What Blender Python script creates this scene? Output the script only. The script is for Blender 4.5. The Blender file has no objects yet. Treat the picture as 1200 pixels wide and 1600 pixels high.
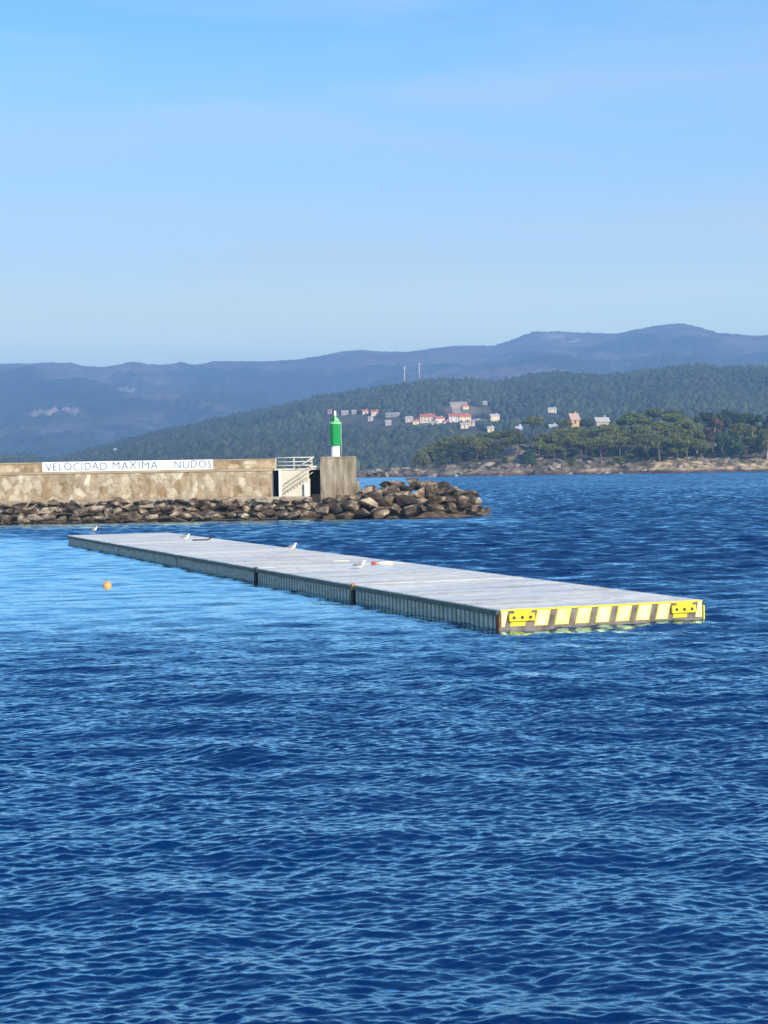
import bpy, bmesh, math, random
import numpy as np
from mathutils import Vector, Matrix, noise as mnoise

random.seed(7)
rng = np.random.default_rng(11)
S = bpy.context.scene
C = S.collection
R = math.radians
PI = math.pi

# ------------------------------------------------------------------ camera
CAM_H = 4.0
F = 2700.0                                   # focal length in photo pixels (1200 x 1600)
PITCH = math.atan(70 / F)
ROLL = 0.0166
fw = Vector((0, math.cos(PITCH), -math.sin(PITCH)))
r0 = Vector((1, 0, 0))
u0 = r0.cross(fw)
rt = math.cos(ROLL) * r0 - math.sin(ROLL) * u0
up = math.cos(ROLL) * u0 + math.sin(ROLL) * r0
EYE = Vector((0, 0, CAM_H))
cam_d = bpy.data.cameras.new('camera')
cam_d.sensor_fit = 'VERTICAL'
cam_d.sensor_height = 24
cam_d.lens = 24 * F / 1600
cam_d.clip_start = 0.1
cam_d.clip_end = 30000
cam = bpy.data.objects.new('camera', cam_d)
C.objects.link(cam)
M = Matrix((rt, up, -fw)).transposed().to_4x4()
M.translation = EYE
cam.matrix_world = M
S.camera = cam

# ------------------------------------------------------------------ world, sun, exposure
SUN_EL = R(25)
SUN_AZ = R(36)                               # to the right of straight behind the camera
sun_dir = Vector((math.sin(SUN_AZ) * math.cos(SUN_EL), -math.cos(SUN_AZ) * math.cos(SUN_EL), math.sin(SUN_EL)))
W = bpy.data.worlds.new('World')
S.world = W
W.use_nodes = True
nt = W.node_tree
nt.nodes.clear()
N = nt.nodes.new
sky = N('ShaderNodeTexSky')
sky.sky_type = 'NISHITA'
sky.sun_disc = False
sky.sun_elevation = SUN_EL
sky.sun_rotation = math.atan2(sun_dir.x, sun_dir.y)
sky.altitude = 0
sky.air_density = 1.0
sky.dust_density = 0.3
sky.ozone_density = 2.0
hs = N('ShaderNodeHueSaturation')
hs.inputs['Saturation'].default_value = 1.34
hs.inputs['Value'].default_value = 1.0
# thin cirrus: stretched noise on the direction
tc = N('ShaderNodeTexCoord')
mp = N('ShaderNodeMapping')
mp.inputs['Rotation'].default_value = (0, R(-9), 0)
mp.inputs['Scale'].default_value = (2.2, 2.2, 17)
nz = N('ShaderNodeTexNoise')
nz.inputs['Scale'].default_value = 1.6
nz.inputs['Detail'].default_value = 7
nz.inputs['Roughness'].default_value = 0.55
nz.inputs['Distortion'].default_value = 0.4
rmp = N('ShaderNodeMapRange')
rmp.inputs['From Min'].default_value = 0.45
rmp.inputs['From Max'].default_value = 0.72
rmp.inputs['To Min'].default_value = 0.0
rmp.inputs['To Max'].default_value = 0.42
mx = N('ShaderNodeMix')
mx.data_type = 'RGBA'
pass
bg = N('ShaderNodeBackground')
bg.inputs['Strength'].default_value = 0.15
out = N('ShaderNodeOutputWorld')
L = nt.links.new
L(sky.outputs[0], hs.inputs['Color'])
L(tc.outputs['Generated'], mp.inputs[0])
L(mp.outputs[0], nz.inputs['Vector'])
L(nz.outputs[0], rmp.inputs[0])
sz_ = N('ShaderNodeSeparateXYZ')
L(tc.outputs['Generated'], sz_.inputs[0])
el = N('ShaderNodeValToRGB')                 # a milky veil low over the land, thinning upward
stops = [(0.0, 0.95), (0.075, 0.88), (0.12, 0.70), (0.165, 0.42), (0.25, 0.05), (0.6, 0.0)]
while len(el.color_ramp.elements) < len(stops): el.color_ramp.elements.new(0.5)
for e_, (p_, v_) in zip(el.color_ramp.elements, stops):
    e_.position = p_
    e_.color = (v_, v_, v_, 1)
L(sz_.outputs[2], el.inputs[0])
vc = N('ShaderNodeValToRGB')
stops = [(0.0, (0.72, 0.82, 0.62)), (0.075, (0.71, 0.81, 0.62)), (0.12, (0.47, 0.545, 0.53)), (0.17, (0.37, 0.435, 0.51)), (0.3, (0.42, 0.49, 0.55))]
while len(vc.color_ramp.elements) < len(stops): vc.color_ramp.elements.new(0.5)
for e_, (p_, v_) in zip(vc.color_ramp.elements, stops):
    e_.position = p_
    e_.color = (*v_, 1)
vs = N('ShaderNodeVectorMath'); vs.operation = 'SCALE'; vs.inputs['Scale'].default_value = 10.0
L(sz_.outputs[2], vc.inputs[0]); L(vc.outputs[0], vs.inputs[0]); L(vs.outputs[0], mx.inputs['B'])
ml = N('ShaderNodeMath'); ml.operation = 'MULTIPLY_ADD'; ml.use_clamp = True
ml.inputs[1].default_value = 0.85
L(rmp.outputs[0], ml.inputs[0]); L(el.outputs[0], ml.inputs[2])
L(ml.outputs[0], mx.inputs['Factor'])
tint = N('ShaderNodeMix'); tint.data_type = 'RGBA'; tint.blend_type = 'MULTIPLY'
tint.inputs['Factor'].default_value = 1.0
tint.inputs['B'].default_value = (1.0, 1.10, 1.12, 1)
L(hs.outputs[0], tint.inputs['A'])
L(tint.outputs['Result'], mx.inputs['A'])
L(mx.outputs['Result'], bg.inputs[0])
L(bg.outputs[0], out.inputs[0])

sl = bpy.data.lights.new('sun', 'SUN')
sl.energy = 5.0
sl.angle = R(0.5)
sl.color = (1.0, 0.86, 0.68)
so = bpy.data.objects.new('sun', sl)
C.objects.link(so)
so.rotation_euler = sun_dir.to_track_quat('Z', 'Y').to_euler()
so.location = (0, -20, 60)

S.view_settings.view_transform = 'Standard'
S.view_settings.look = 'None'
S.view_settings.exposure = 0.25
S.view_settings.gamma = 1.0
S.view_settings.use_curve_mapping = False
S.render.engine = 'CYCLES'
S.cycles.use_denoising = True
S.cycles.max_bounces = 6
S.cycles.volume_bounces = 1

# ------------------------------------------------------------------ pixel helpers
def ray(px, py):
    return (fw + rt * ((px - 600) / F) - up * ((py - 800) / F))

def on_plane(px, py, z=0.0):
    d = ray(px, py)
    t = (z - CAM_H) / d.z
    return EYE + d * t

def at(px, py, Y):
    d = ray(px, py)
    return EYE + d * (Y / d.y)

# ------------------------------------------------------------------ object helpers
def tag(o, label=None, cat=None, group=None, kind=None):
    if label: o['label'] = label
    if cat: o['category'] = cat
    if group: o['group'] = group
    if kind: o['kind'] = kind
    return o

def empty(name, loc=(0, 0, 0), rz=0.0):
    o = bpy.data.objects.new(name, None)
    o.empty_display_size = 0.3
    C.objects.link(o)
    o.location = loc
    o.rotation_euler = (0, 0, rz)
    return o

def link(name, me, mats, parent=None, loc=None):
    o = bpy.data.objects.new(name, me)
    C.objects.link(o)
    for m in (mats if isinstance(mats, (list, tuple)) else [mats]):
        me.materials.append(m)
    if parent is not None: o.parent = parent
    if loc is not None: o.location = loc
    return o

def copy_tree(o, parent=None):
    c = o.copy()
    C.objects.link(c)
    c.parent = parent
    for ch in list(o.children):
        copy_tree(ch, c)
    return c

class MB:
    """collects shapes into one bmesh"""
    def __init__(s):
        s.bm = bmesh.new()
    def box(s, x0, x1, y0, y1, z0, z1, mi=0, bevel=0.0, rot=None):
        v = [s.bm.verts.new((x, y, z)) for z in (z0, z1) for y in (y0, y1) for x in (x0, x1)]
        idx = [(0, 2, 3, 1), (4, 5, 7, 6), (0, 1, 5, 4), (2, 6, 7, 3), (0, 4, 6, 2), (1, 3, 7, 5)]
        fs = [s.bm.faces.new([v[i] for i in q]) for q in idx]
        for f in fs: f.material_index = mi
        if rot is not None:
            bmesh.ops.transform(s.bm, matrix=rot, verts=v)
        if bevel > 0:
            es = list({e for f in fs for e in f.edges})
            r = bmesh.ops.bevel(s.bm, geom=es, offset=bevel, segments=1, affect='EDGES', profile=0.5)
            for f in r['faces']: f.material_index = mi
        return s
    def prism(s, pts, y0, y1, mi=0):
        """polygon given in xz, extruded along y"""
        a = [s.bm.verts.new((x, y0, z)) for x, z in pts]
        b = [s.bm.verts.new((x, y1, z)) for x, z in pts]
        n = len(pts)
        fs = [s.bm.faces.new(a), s.bm.faces.new(b[::-1])]
        for i in range(n):
            fs.append(s.bm.faces.new((a[i], b[i], b[(i + 1) % n], a[(i + 1) % n])))
        for f in fs: f.material_index = mi
        bmesh.ops.recalc_face_normals(s.bm, faces=fs)
        return s
    def tube(s, pts, rad, seg=8, mi=0, smooth=True):
        pts = [Vector(p) for p in pts]
        if not isinstance(rad, (list, tuple)): rad = [rad] * len(pts)
        rings = []
        for i, p in enumerate(pts):
            t = (pts[min(i + 1, len(pts) - 1)] - pts[max(i - 1, 0)]).normalized()
            a = t.orthogonal().normalized() if abs(t.z) < 0.95 else Vector((1, 0, 0)).cross(t).normalized()
            b = t.cross(a)
            rings.append([s.bm.verts.new(p + (a * math.cos(2 * PI * k / seg) + b * math.sin(2 * PI * k / seg)) * rad[i]) for k in range(seg)])
        fs = []
        for i in range(len(rings) - 1):
            for k in range(seg):
                f = s.bm.faces.new((rings[i][k], rings[i][(k + 1) % seg], rings[i + 1][(k + 1) % seg], rings[i + 1][k]))
                f.smooth = smooth
                fs.append(f)
        fs.append(s.bm.faces.new(rings[0][::-1]))
        fs.append(s.bm.faces.new(rings[-1]))
        for f in fs: f.material_index = mi
        bmesh.ops.recalc_face_normals(s.bm, faces=fs)
        return s
    def lathe(s, prof, seg=20, cx=0, cy=0, mi=0, smooth=True, phase=0.0):
        rings = [[s.bm.verts.new((cx + r * math.cos(2 * PI * k / seg + phase), cy + r * math.sin(2 * PI * k / seg + phase), z)) for k in range(seg)] for r, z in prof]
        fs = []
        for i in range(len(rings) - 1):
            for k in range(seg):
                f = s.bm.faces.new((rings[i][k], rings[i][(k + 1) % seg], rings[i + 1][(k + 1) % seg], rings[i + 1][k]))
                f.smooth = smooth
                fs.append(f)
        fs.append(s.bm.faces.new(rings[0][::-1]))
        fs.append(s.bm.faces.new(rings[-1]))
        for f in fs: f.material_index = mi
        return s
    def mesh(s, name):
        me = bpy.data.meshes.new(name)
        s.bm.to_mesh(me)
        s.bm.free()
        return me
    def build(s, name, mats, parent=None, loc=None):
        return link(name, s.mesh(name), mats, parent, loc)

def np_mesh(name, verts, faces, smooth=False, col=None):
    """verts (n,3), faces (m,k) with k = 3 or 4"""
    me = bpy.data.meshes.new(name)
    n, m, k = len(verts), len(faces), faces.shape[1]
    me.vertices.add(n)
    me.vertices.foreach_set('co', np.ascontiguousarray(verts, dtype=np.float32).ravel())
    me.loops.add(m * k)
    me.loops.foreach_set('vertex_index', np.ascontiguousarray(faces, dtype=np.int32).ravel())
    me.polygons.add(m)
    me.polygons.foreach_set('loop_start', np.arange(0, m * k, k, dtype=np.int32))
    me.polygons.foreach_set('loop_total', np.full(m, k, dtype=np.int32))
    me.polygons.foreach_set('use_smooth', np.full(m, smooth, dtype=bool))
    me.update(calc_edges=True)
    if col is not None:
        at_ = me.color_attributes.new('Col', 'FLOAT_COLOR', 'POINT')
        c4 = np.ones((n, 4), dtype=np.float32)
        c4[:, :3] = col
        at_.data.foreach_set('color', c4.ravel())
    return me

def grid_faces(nr, nc):
    i = np.arange(nr - 1)[:, None] * nc + np.arange(nc - 1)[None, :]
    return np.stack([i, i + 1, i + nc + 1, i + nc], -1).reshape(-1, 4)

def vnoise(x, y, seed=0):
    xi = np.floor(x).astype(np.int64); yi = np.floor(y).astype(np.int64)
    fx = x - xi; fy = y - yi
    fx = fx * fx * (3 - 2 * fx); fy = fy * fy * (3 - 2 * fy)
    def h(a, b):
        n = (a * 374761393 + b * 668265263 + seed * 974634777) & 0x7fffffff
        n = ((n ^ (n >> 13)) * 1274126177) & 0x7fffffff
        n = n ^ (n >> 16)
        return (n & 0xffff) / 65535.0
    return (h(xi, yi) * (1 - fx) + h(xi + 1, yi) * fx) * (1 - fy) + (h(xi, yi + 1) * (1 - fx) + h(xi + 1, yi + 1) * fx) * fy

def fbm(x, y, seed=0, octv=4):
    s = 0; a = 0.5; t = 0
    for o in range(octv):
        s = s + a * vnoise(x * 2 ** o + 17.3 * o, y * 2 ** o - 9.1 * o, seed + o)
        t += a; a *= 0.5
    return s / t

def sstep(a, b, x):
    t = np.clip((x - a) / (b - a), 0, 1)
    return t * t * (3 - 2 * t)

# ------------------------------------------------------------------ materials
def newmat(name):
    m = bpy.data.materials.new(name)
    m.use_nodes = True
    t = m.node_tree
    return m, t, t.nodes['Principled BSDF'], t.nodes['Material Output']

def ramp(t, stops, interp='LINEAR'):
    r = t.nodes.new('ShaderNodeValToRGB')
    r.color_ramp.interpolation = interp
    e = r.color_ramp.elements
    while len(e) < len(stops): e.new(0.5)
    for el, (p, c) in zip(e, stops):
        el.position = p
        el.color = (*c, 1)
    return r

def noisy(name, cols, scale=3.0, rough=0.7, bump=0.3, detail=5, stretch=(1, 1, 1), spec=0.4, lo=0.3, hi=0.7, bscale=None, bdist=0.02, metal=0.0):
    m, t, b, o = newmat(name)
    tc = t.nodes.new('ShaderNodeTexCoord')
    mp = t.nodes.new('ShaderNodeMapping')
    mp.inputs['Scale'].default_value = stretch
    n = t.nodes.new('ShaderNodeTexNoise')
    n.inputs['Scale'].default_value = scale
    n.inputs['Detail'].default_value = detail
    k = len(cols)
    r = ramp(t, [(lo + (hi - lo) * i / max(1, k - 1), c) for i, c in enumerate(cols)])
    t.links.new(tc.outputs['Object'], mp.inputs[0])
    t.links.new(mp.outputs[0], n.inputs['Vector'])
    t.links.new(n.outputs[0], r.inputs[0])
    t.links.new(r.outputs[0], b.inputs['Base Color'])
    b.inputs['Roughness'].default_value = rough
    b.inputs['Specular IOR Level'].default_value = spec
    b.inputs['Metallic'].default_value = metal
    if bump:
        n2 = t.nodes.new('ShaderNodeTexNoise')
        n2.inputs['Scale'].default_value = bscale or scale * 4
        n2.inputs['Detail'].default_value = 6
        bp = t.nodes.new('ShaderNodeBump')
        bp.inputs['Strength'].default_value = bump
        bp.inputs['Distance'].default_value = bdist
        t.links.new(mp.outputs[0], n2.inputs['Vector'])
        t.links.new(n2.outputs[0], bp.inputs['Height'])
        t.links.new(bp.outputs[0], b.inputs['Normal'])
    return m

def attr_mat(name, rough=0.9, spec=0.1, nscale=0.0, namp=0.35):
    m, t, b, o = newmat(name)
    a = t.nodes.new('ShaderNodeVertexColor')
    a.layer_name = 'Col'
    src = a.outputs[0]
    if nscale:
        tc = t.nodes.new('ShaderNodeTexCoord')
        n = t.nodes.new('ShaderNodeTexNoise')
        n.inputs['Scale'].default_value = nscale
        n.inputs['Detail'].default_value = 5
        mr = t.nodes.new('ShaderNodeMapRange')
        mr.inputs['From Min'].default_value = 0.3; mr.inputs['From Max'].default_value = 0.7
        mr.inputs['To Min'].default_value = 1 - namp; mr.inputs['To Max'].default_value = 1 + namp
        mu = t.nodes.new('ShaderNodeVectorMath'); mu.operation = 'SCALE'
        t.links.new(tc.outputs['Object'], n.inputs['Vector'])
        t.links.new(n.outputs[0], mr.inputs[0])
        t.links.new(src, mu.inputs[0])
        t.links.new(mr.outputs[0], mu.inputs['Scale'])
        src = mu.outputs[0]
    t.links.new(src, b.inputs['Base Color'])
    b.inputs['Roughness'].default_value = rough
    b.inputs['Specular IOR Level'].default_value = spec
    return m

def foliage(name, c0, c1, c2, island=True, transl=0.25):
    m, t, b, o = newmat(name)
    g = t.nodes.new('ShaderNodeNewGeometry')
    oi = t.nodes.new('ShaderNodeObjectInfo')
    r = ramp(t, [(0.0, c0), (0.5, c1), (1.0, c2)])
    mm = t.nodes.new('ShaderNodeMath'); mm.operation = 'MULTIPLY_ADD'
    mm.inputs[1].default_value = 0.55
    m2 = t.nodes.new('ShaderNodeMath'); m2.operation = 'MULTIPLY'
    m2.inputs[1].default_value = 0.45
    t.links.new(oi.outputs['Random'], m2.inputs[0])
    t.links.new(g.outputs['Random Per Island'], mm.inputs[0])
    t.links.new(m2.outputs[0], mm.inputs[2])
    t.links.new(mm.outputs[0], r.inputs[0])
    t.links.new(r.outputs[0], b.inputs['Base Color'])
    b.inputs['Roughness'].default_value = 0.7
    b.inputs['Specular IOR Level'].default_value = 0.2
    if transl:
        tr = t.nodes.new('ShaderNodeBsdfTranslucent')
        ms = t.nodes.new('ShaderNodeMixShader')
        ms.inputs[0].default_value = transl
        t.links.new(r.outputs[0], tr.inputs[0])
        t.links.new(b.outputs[0], ms.inputs[1])
        t.links.new(tr.outputs[0], ms.inputs[2])
        t.links.new(ms.outputs[0], o.inputs['Surface'])
    return m

# ------------------------------------------------------------------ pontoon layout (needed by the water's lee)
FB = 0.495                                    # freeboard
NL = on_plane(780, 952.5, FB)
NR = on_plane(1104, 939.5, FB)
FL = on_plane(106, 836.5, FB)
ax = (FL - NL); ax.z = 0
P_LEN = ax.length
ax.normalize()
rx = Vector((ax.y, -ax.x, 0))                 # across, to the right
P_W = (NR - NL).dot(rx) + 0.13
print('pontoon', NL, NR, FL, 'len', P_LEN, 'w', P_W, 'skew', (NR - NL).dot(ax))

# ------------------------------------------------------------------ water
def water_material():
    m, t, b, o = newmat('sea_water')
    t.nodes.remove(b)
    body = t.nodes.new('ShaderNodeBsdfDiffuse'); body.inputs['Color'].default_value = (0.0, 0.017, 0.09, 1)
    gl = t.nodes.new('ShaderNodeBsdfAnisotropic'); gl.inputs['Roughness'].default_value = 0.04
    gl.inputs['Color'].default_value = (0.66, 0.93, 1, 1)
    fr = t.nodes.new('ShaderNodeFresnel'); fr.inputs['IOR'].default_value = 1.333
    fm = t.nodes.new('ShaderNodeMath'); fm.operation = 'MULTIPLY'; fm.use_clamp = True; fm.inputs[1].default_value = 2.05
    ms = t.nodes.new('ShaderNodeMixShader')
    t.links.new(fr.outputs[0], fm.inputs[0]); t.links.new(fm.outputs[0], ms.inputs[0])
    t.links.new(body.outputs[0], ms.inputs[1]); t.links.new(gl.outputs[0], ms.inputs[2])
    t.links.new(ms.outputs[0], o.inputs['Surface'])
    g = t.nodes.new('ShaderNodeNewGeometry')
    ln = t.nodes.new('ShaderNodeVectorMath'); ln.operation = 'LENGTH'
    t.links.new(g.outputs['Position'], ln.inputs[0])
    def pert(scale, stretch, det):
        mp = t.nodes.new('ShaderNodeMapping'); mp.inputs['Scale'].default_value = stretch
        n = t.nodes.new('ShaderNodeTexNoise'); n.inputs['Scale'].default_value = scale
        n.inputs['Detail'].default_value = det
        t.links.new(g.outputs['Position'], mp.inputs[0])
        t.links.new(mp.outputs[0], n.inputs['Vector'])
        s = t.nodes.new('ShaderNodeVectorMath'); s.operation = 'SUBTRACT'
        s.inputs[1].default_value = (0.5, 0.5, 0.5)
        t.links.new(n.outputs['Color'], s.inputs[0])
        mm = t.nodes.new('ShaderNodeVectorMath'); mm.operation = 'MULTIPLY'
        mm.inputs[1].default_value = (1, 1, 0)
        t.links.new(s.outputs[0], mm.inputs[0])
        return mm
    a = pert(1.0, (0.8, 1.1, 1.0), 5)         # wind waves, for the water beyond the modelled ones
    c = pert(14.0, (0.8, 1.5, 1.0), 3)         # ripples close by
    at_ = t.nodes.new('ShaderNodeVertexColor'); at_.layer_name = 'Col'
    sep = t.nodes.new('ShaderNodeSeparateColor')
    t.links.new(at_.outputs[0], sep.inputs[0])
    sa = t.nodes.new('ShaderNodeVectorMath'); sa.operation = 'SCALE'
    t.links.new(a.outputs[0], sa.inputs[0]); t.links.new(sep.outputs[0], sa.inputs['Scale'])
    sc = t.nodes.new('ShaderNodeVectorMath'); sc.operation = 'SCALE'
    t.links.new(c.outputs[0], sc.inputs[0]); t.links.new(sep.outputs[1], sc.inputs['Scale'])
    ad = t.nodes.new('ShaderNodeVectorMath'); ad.operation = 'ADD'
    t.links.new(sa.outputs[0], ad.inputs[0]); t.links.new(sc.outputs[0], ad.inputs[1])
    a2 = t.nodes.new('ShaderNodeVectorMath'); a2.operation = 'ADD'
    t.links.new(ad.outputs[0], a2.inputs[0]); t.links.new(g.outputs['Normal'], a2.inputs[1])
    # far off only the near faces of the waves are in sight
    cx = t.nodes.new('ShaderNodeCombineXYZ')
    bi = t.nodes.new('ShaderNodeMath'); bi.operation = 'MULTIPLY'; bi.inputs[1].default_value = -0.24
    t.links.new(sep.outputs[0], bi.inputs[0]); t.links.new(bi.outputs[0], cx.inputs[1])
    a3 = t.nodes.new('ShaderNodeVectorMath'); a3.operation = 'ADD'
    t.links.new(a2.outputs[0], a3.inputs[0]); t.links.new(cx.outputs[0], a3.inputs[1])
    a2 = a3
    nn = t.nodes.new('ShaderNodeVectorMath'); nn.operation = 'NORMALIZE'
    t.links.new(a2.outputs[0], nn.inputs[0])
    for q in (gl, fr): t.links.new(nn.outputs[0], q.inputs['Normal'])
    return m

def make_water():
    # a fan of rings whose spacing grows with distance, centred a little behind the viewer
    oy = -8.0
    r = [19.0]
    while r[-1] < 3600:
        d = r[-1] - 8
        k = 0.0011 if d < 170 else 0.0011 + 0.016 * min(1, (d - 170) / 500)
        r.append(r[-1] + max(0.012, k * d))
    r = np.array(r)
    half = 0.285
    nc = 560
    th = np.linspace(-half, half, nc)
    x = (r[:, None] * np.sin(th)[None, :])
    y = (r[:, None] * np.cos(th)[None, :]) + oy
    nr = len(r)
    print('water grid', nr, nc)
    sp_r = np.gradient(r)[:, None]; sp_t = (r * (2 * half / nc))[:, None]
    # lee of the pontoon: calmer on its left
    dx = x - NL.x; dy = y - NL.y
    s = dx * ax.x + dy * ax.y
    tt = -(dx * rx.x + dy * rx.y)             # distance to the left of its side
    wob = 3.5 * (fbm(x / 7, y / 9, 5, 3) - 0.5)
    along = sstep(-13, 12, s + wob - 0.15 * tt)
    lee = along * (1 - 0.75 * sstep(10, 27, tt + wob)) * sstep(-3.5, 1.0, tt) * (1 - sstep(P_LEN + 2, P_LEN + 26, s))
    amp = 1.0 - 0.68 * lee
    # wind gusts
    amp *= 0.78 + 0.44 * fbm(x / 9, y / 14, 21, 3)
    shelter = 1 - 0.35 * sstep(95, 132, y) * (1 - sstep(5, 14, x))
    amp *= shelter
    rs = np.random.default_rng(5)
    NW = 320
    lam = np.exp(rs.uniform(np.log(0.06), np.log(8.0), NW))
    lam.sort()
    k = 2 * PI / lam
    spread = rs.normal(0, 1, NW) * 0.52
    spread = spread * np.where(lam > 0.9, 1.35, 1.0)
    main = R(-84)                             # travelling towards the viewer
    dirs = main + spread
    wgt = np.exp(-((np.log(lam) - np.log(0.17)) / 0.85) ** 2) + 0.48 * np.exp(-((np.log(lam) - np.log(1.7)) / 0.75) ** 2)
    sig = 0.21
    ak = wgt / math.sqrt((wgt ** 2).sum() / 2) * sig
    z = np.zeros_like(x); ox = np.zeros_like(x); oyy = np.zeros_like(x)
    lost = np.zeros((nr, 1))
    for i in range(NW):
        a = ak[i] / k[i]
        c, sn = math.cos(dirs[i]), math.sin(dirs[i])
        fade = sstep(2.0, 3.8, lam[i] / np.hypot(abs(sn) * sp_r, abs(c) * sp_t))
        lost += (ak[i] ** 2 / 2) * (1 - fade[:, :1] ** 2 if fade.ndim == 2 else 0)
        live = np.where(fade[:, 0] > 0)[0]
        if len(live) == 0: continue
        e = live[-1] + 1
        p = k[i] * (x[:e] * c + y[:e] * sn) + rs.uniform(0, 2 * PI)
        A = a * fade[:e] * amp[:e]
        cp, sp_ = np.cos(p), np.sin(p)
        z[:e] += A * (cp + 0.7 * sp_ * cp)      # steeper front, longer back
        q = A * sp_ * 0.35
        ox[:e] -= c * q; oyy[:e] -= sn * q
    x = x + ox; y = y + oyy
    V = np.stack([x, y, z], -1).reshape(-1, 3)
    col = np.zeros((nr, nc, 3))
    far = np.sqrt(np.clip(lost / (sig ** 2), 0, 1))
    col[:, :, 0] = far * 1.05 * amp
    col[:, :, 1] = 0.36 * (1 - sstep(0, 0.9, far)) * (0.4 + 0.6 * amp)
    # flat skirt reaching out on every side, below the wave troughs
    me = np_mesh('water', V, grid_faces(nr, nc), True, col.reshape(-1, 3))
    bm = bmesh.new(); bm.from_mesh(me)
    cl = bm.verts.layers.float_color['Col']
    vs = [bm.verts.new(p) for p in ((-3300, -300, -0.6), (3300, -300, -0.6), (3300, 8600, -0.6), (-3300, 8600, -0.6))]
    for v in vs: v[cl] = (1, 0.1, 0, 1)
    bm.faces.new(vs)
    bm.to_mesh(me); bm.free()
    tag(link('water', me, water_material()), kind='structure')
make_water()

# ------------------------------------------------------------------ floating pontoon
m_conc_side = noisy('side_concrete', [(0.34, 0.38, 0.35), (0.46, 0.50, 0.46), (0.54, 0.57, 0.53)], 1.5, 0.8, 0.3, stretch=(1, 1, 3))
m_dark_green = noisy('green_gap', [(0.06, 0.085, 0.07), (0.12, 0.15, 0.125)], 3, 0.6, 0.2)  # darker green for the hull between the ribs and the edge strip
m_yellow = noisy('yellow_paint', [(0.55, 0.40, 0.01), (0.74, 0.60, 0.02), (0.78, 0.66, 0.05)], 5, 0.5, 0.1)
m_overexposed = noisy('overexposed_yellow_paint', [(0.66, 0.60, 0.20), (0.78, 0.74, 0.34), (0.80, 0.77, 0.40)], 3, 0.5, 0.05)  # yellow stripes coloured pale, their overexposure put into the paint
m_greyface = noisy('bare_concrete', [(0.085, 0.07, 0.065), (0.16, 0.135, 0.13), (0.22, 0.19, 0.18)], 4, 0.85, 0.3)
m_rust = noisy('rusty_corner_iron', [(0.10, 0.035, 0.01), (0.25, 0.10, 0.02)], 8, 0.8, 0.2)
m_black = noisy('black_rubber_and_hole_shade', [(0.03, 0.032, 0.034), (0.06, 0.062, 0.064)], 5, 0.7, 0.1)
m_orange_rust = noisy('orange_rust', [(0.45, 0.16, 0.03), (0.55, 0.25, 0.06)], 8, 0.8, 0.1)

def deck_material():
    m, t, b, o = newmat('deck_concrete')
    tc = t.nodes.new('ShaderNodeTexCoord')
    def nz(scale, st, det=6):
        mp = t.nodes.new('ShaderNodeMapping'); mp.inputs['Scale'].default_value = st
        n = t.nodes.new('ShaderNodeTexNoise'); n.inputs['Scale'].default_value = scale
        n.inputs['Detail'].default_value = det
        t.links.new(tc.outputs['Object'], mp.inputs[0]); t.links.new(mp.outputs[0], n.inputs['Vector'])
        return n
    n1 = nz(1.05, (0.22, 1.25, 1))
    n2 = nz(5, (0.7, 1, 1))
    r1 = ramp(t, [(0.34, (0.54, 0.52, 0.48)), (0.43, (0.74, 0.71, 0.64)), (0.56, (0.90, 0.855, 0.765))])
    r2 = ramp(t, [(0.34, (0.74, 0.74, 0.74)), (0.56, (1, 1, 1))])
    mu = t.nodes.new('ShaderNodeMix'); mu.data_type = 'RGBA'; mu.blend_type = 'MULTIPLY'; mu.inputs['Factor'].default_value = 1
    t.links.new(n1.outputs[0], r1.inputs[0]); t.links.new(n2.outputs[0], r2.inputs[0])
    t.links.new(r1.outputs[0], mu.inputs['A']); t.links.new(r2.outputs[0], mu.inputs['B'])
    t.links.new(mu.outputs['Result'], b.inputs['Base Color'])
    vo = t.nodes.new('ShaderNodeTexVoronoi'); vo.inputs['Scale'].default_value = 1.1
    t.links.new(tc.outputs['Object'], vo.inputs['Vector'])
    sr = t.nodes.new('ShaderNodeMapRange'); sr.inputs['From Min'].default_value = 0.05; sr.inputs['From Max'].default_value = 0.11
    sr.inputs['To Min'].default_value = 0.45; sr.inputs['To Max'].default_value = 1.0
    t.links.new(vo.outputs['Distance'], sr.inputs[0])
    sv = t.nodes.new('ShaderNodeVectorMath'); sv.operation = 'SCALE'
    t.links.new(mu.outputs['Result'], sv.inputs[0]); t.links.new(sr.outputs[0], sv.inputs['Scale'])
    t.links.new(sv.outputs[0], b.inputs['Base Color'])
    # shallow wet patches
    n3 = nz(0.55, (0.35, 1.0, 1), 4)
    r3 = t.nodes.new('ShaderNodeMapRange')
    r3.inputs['From Min'].default_value = 0.44; r3.inputs['From Max'].default_value = 0.56
    r3.inputs['To Min'].default_value = 0.28; r3.inputs['To Max'].default_value = 0.75
    t.links.new(n3.outputs[0], r3.inputs[0]); t.links.new(r3.outputs[0], b.inputs['Roughness'])
    b.inputs['Specular IOR Level'].default_value = 0.18
    bp = t.nodes.new('ShaderNodeBump'); bp.inputs['Strength'].default_value = 0.25; bp.inputs['Distance'].default_value = 0.01
    t.links.new(n2.outputs[0], bp.inputs['Height']); t.links.new(bp.outputs[0], b.inputs['Normal'])
    return m
m_deck = deck_material()

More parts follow.
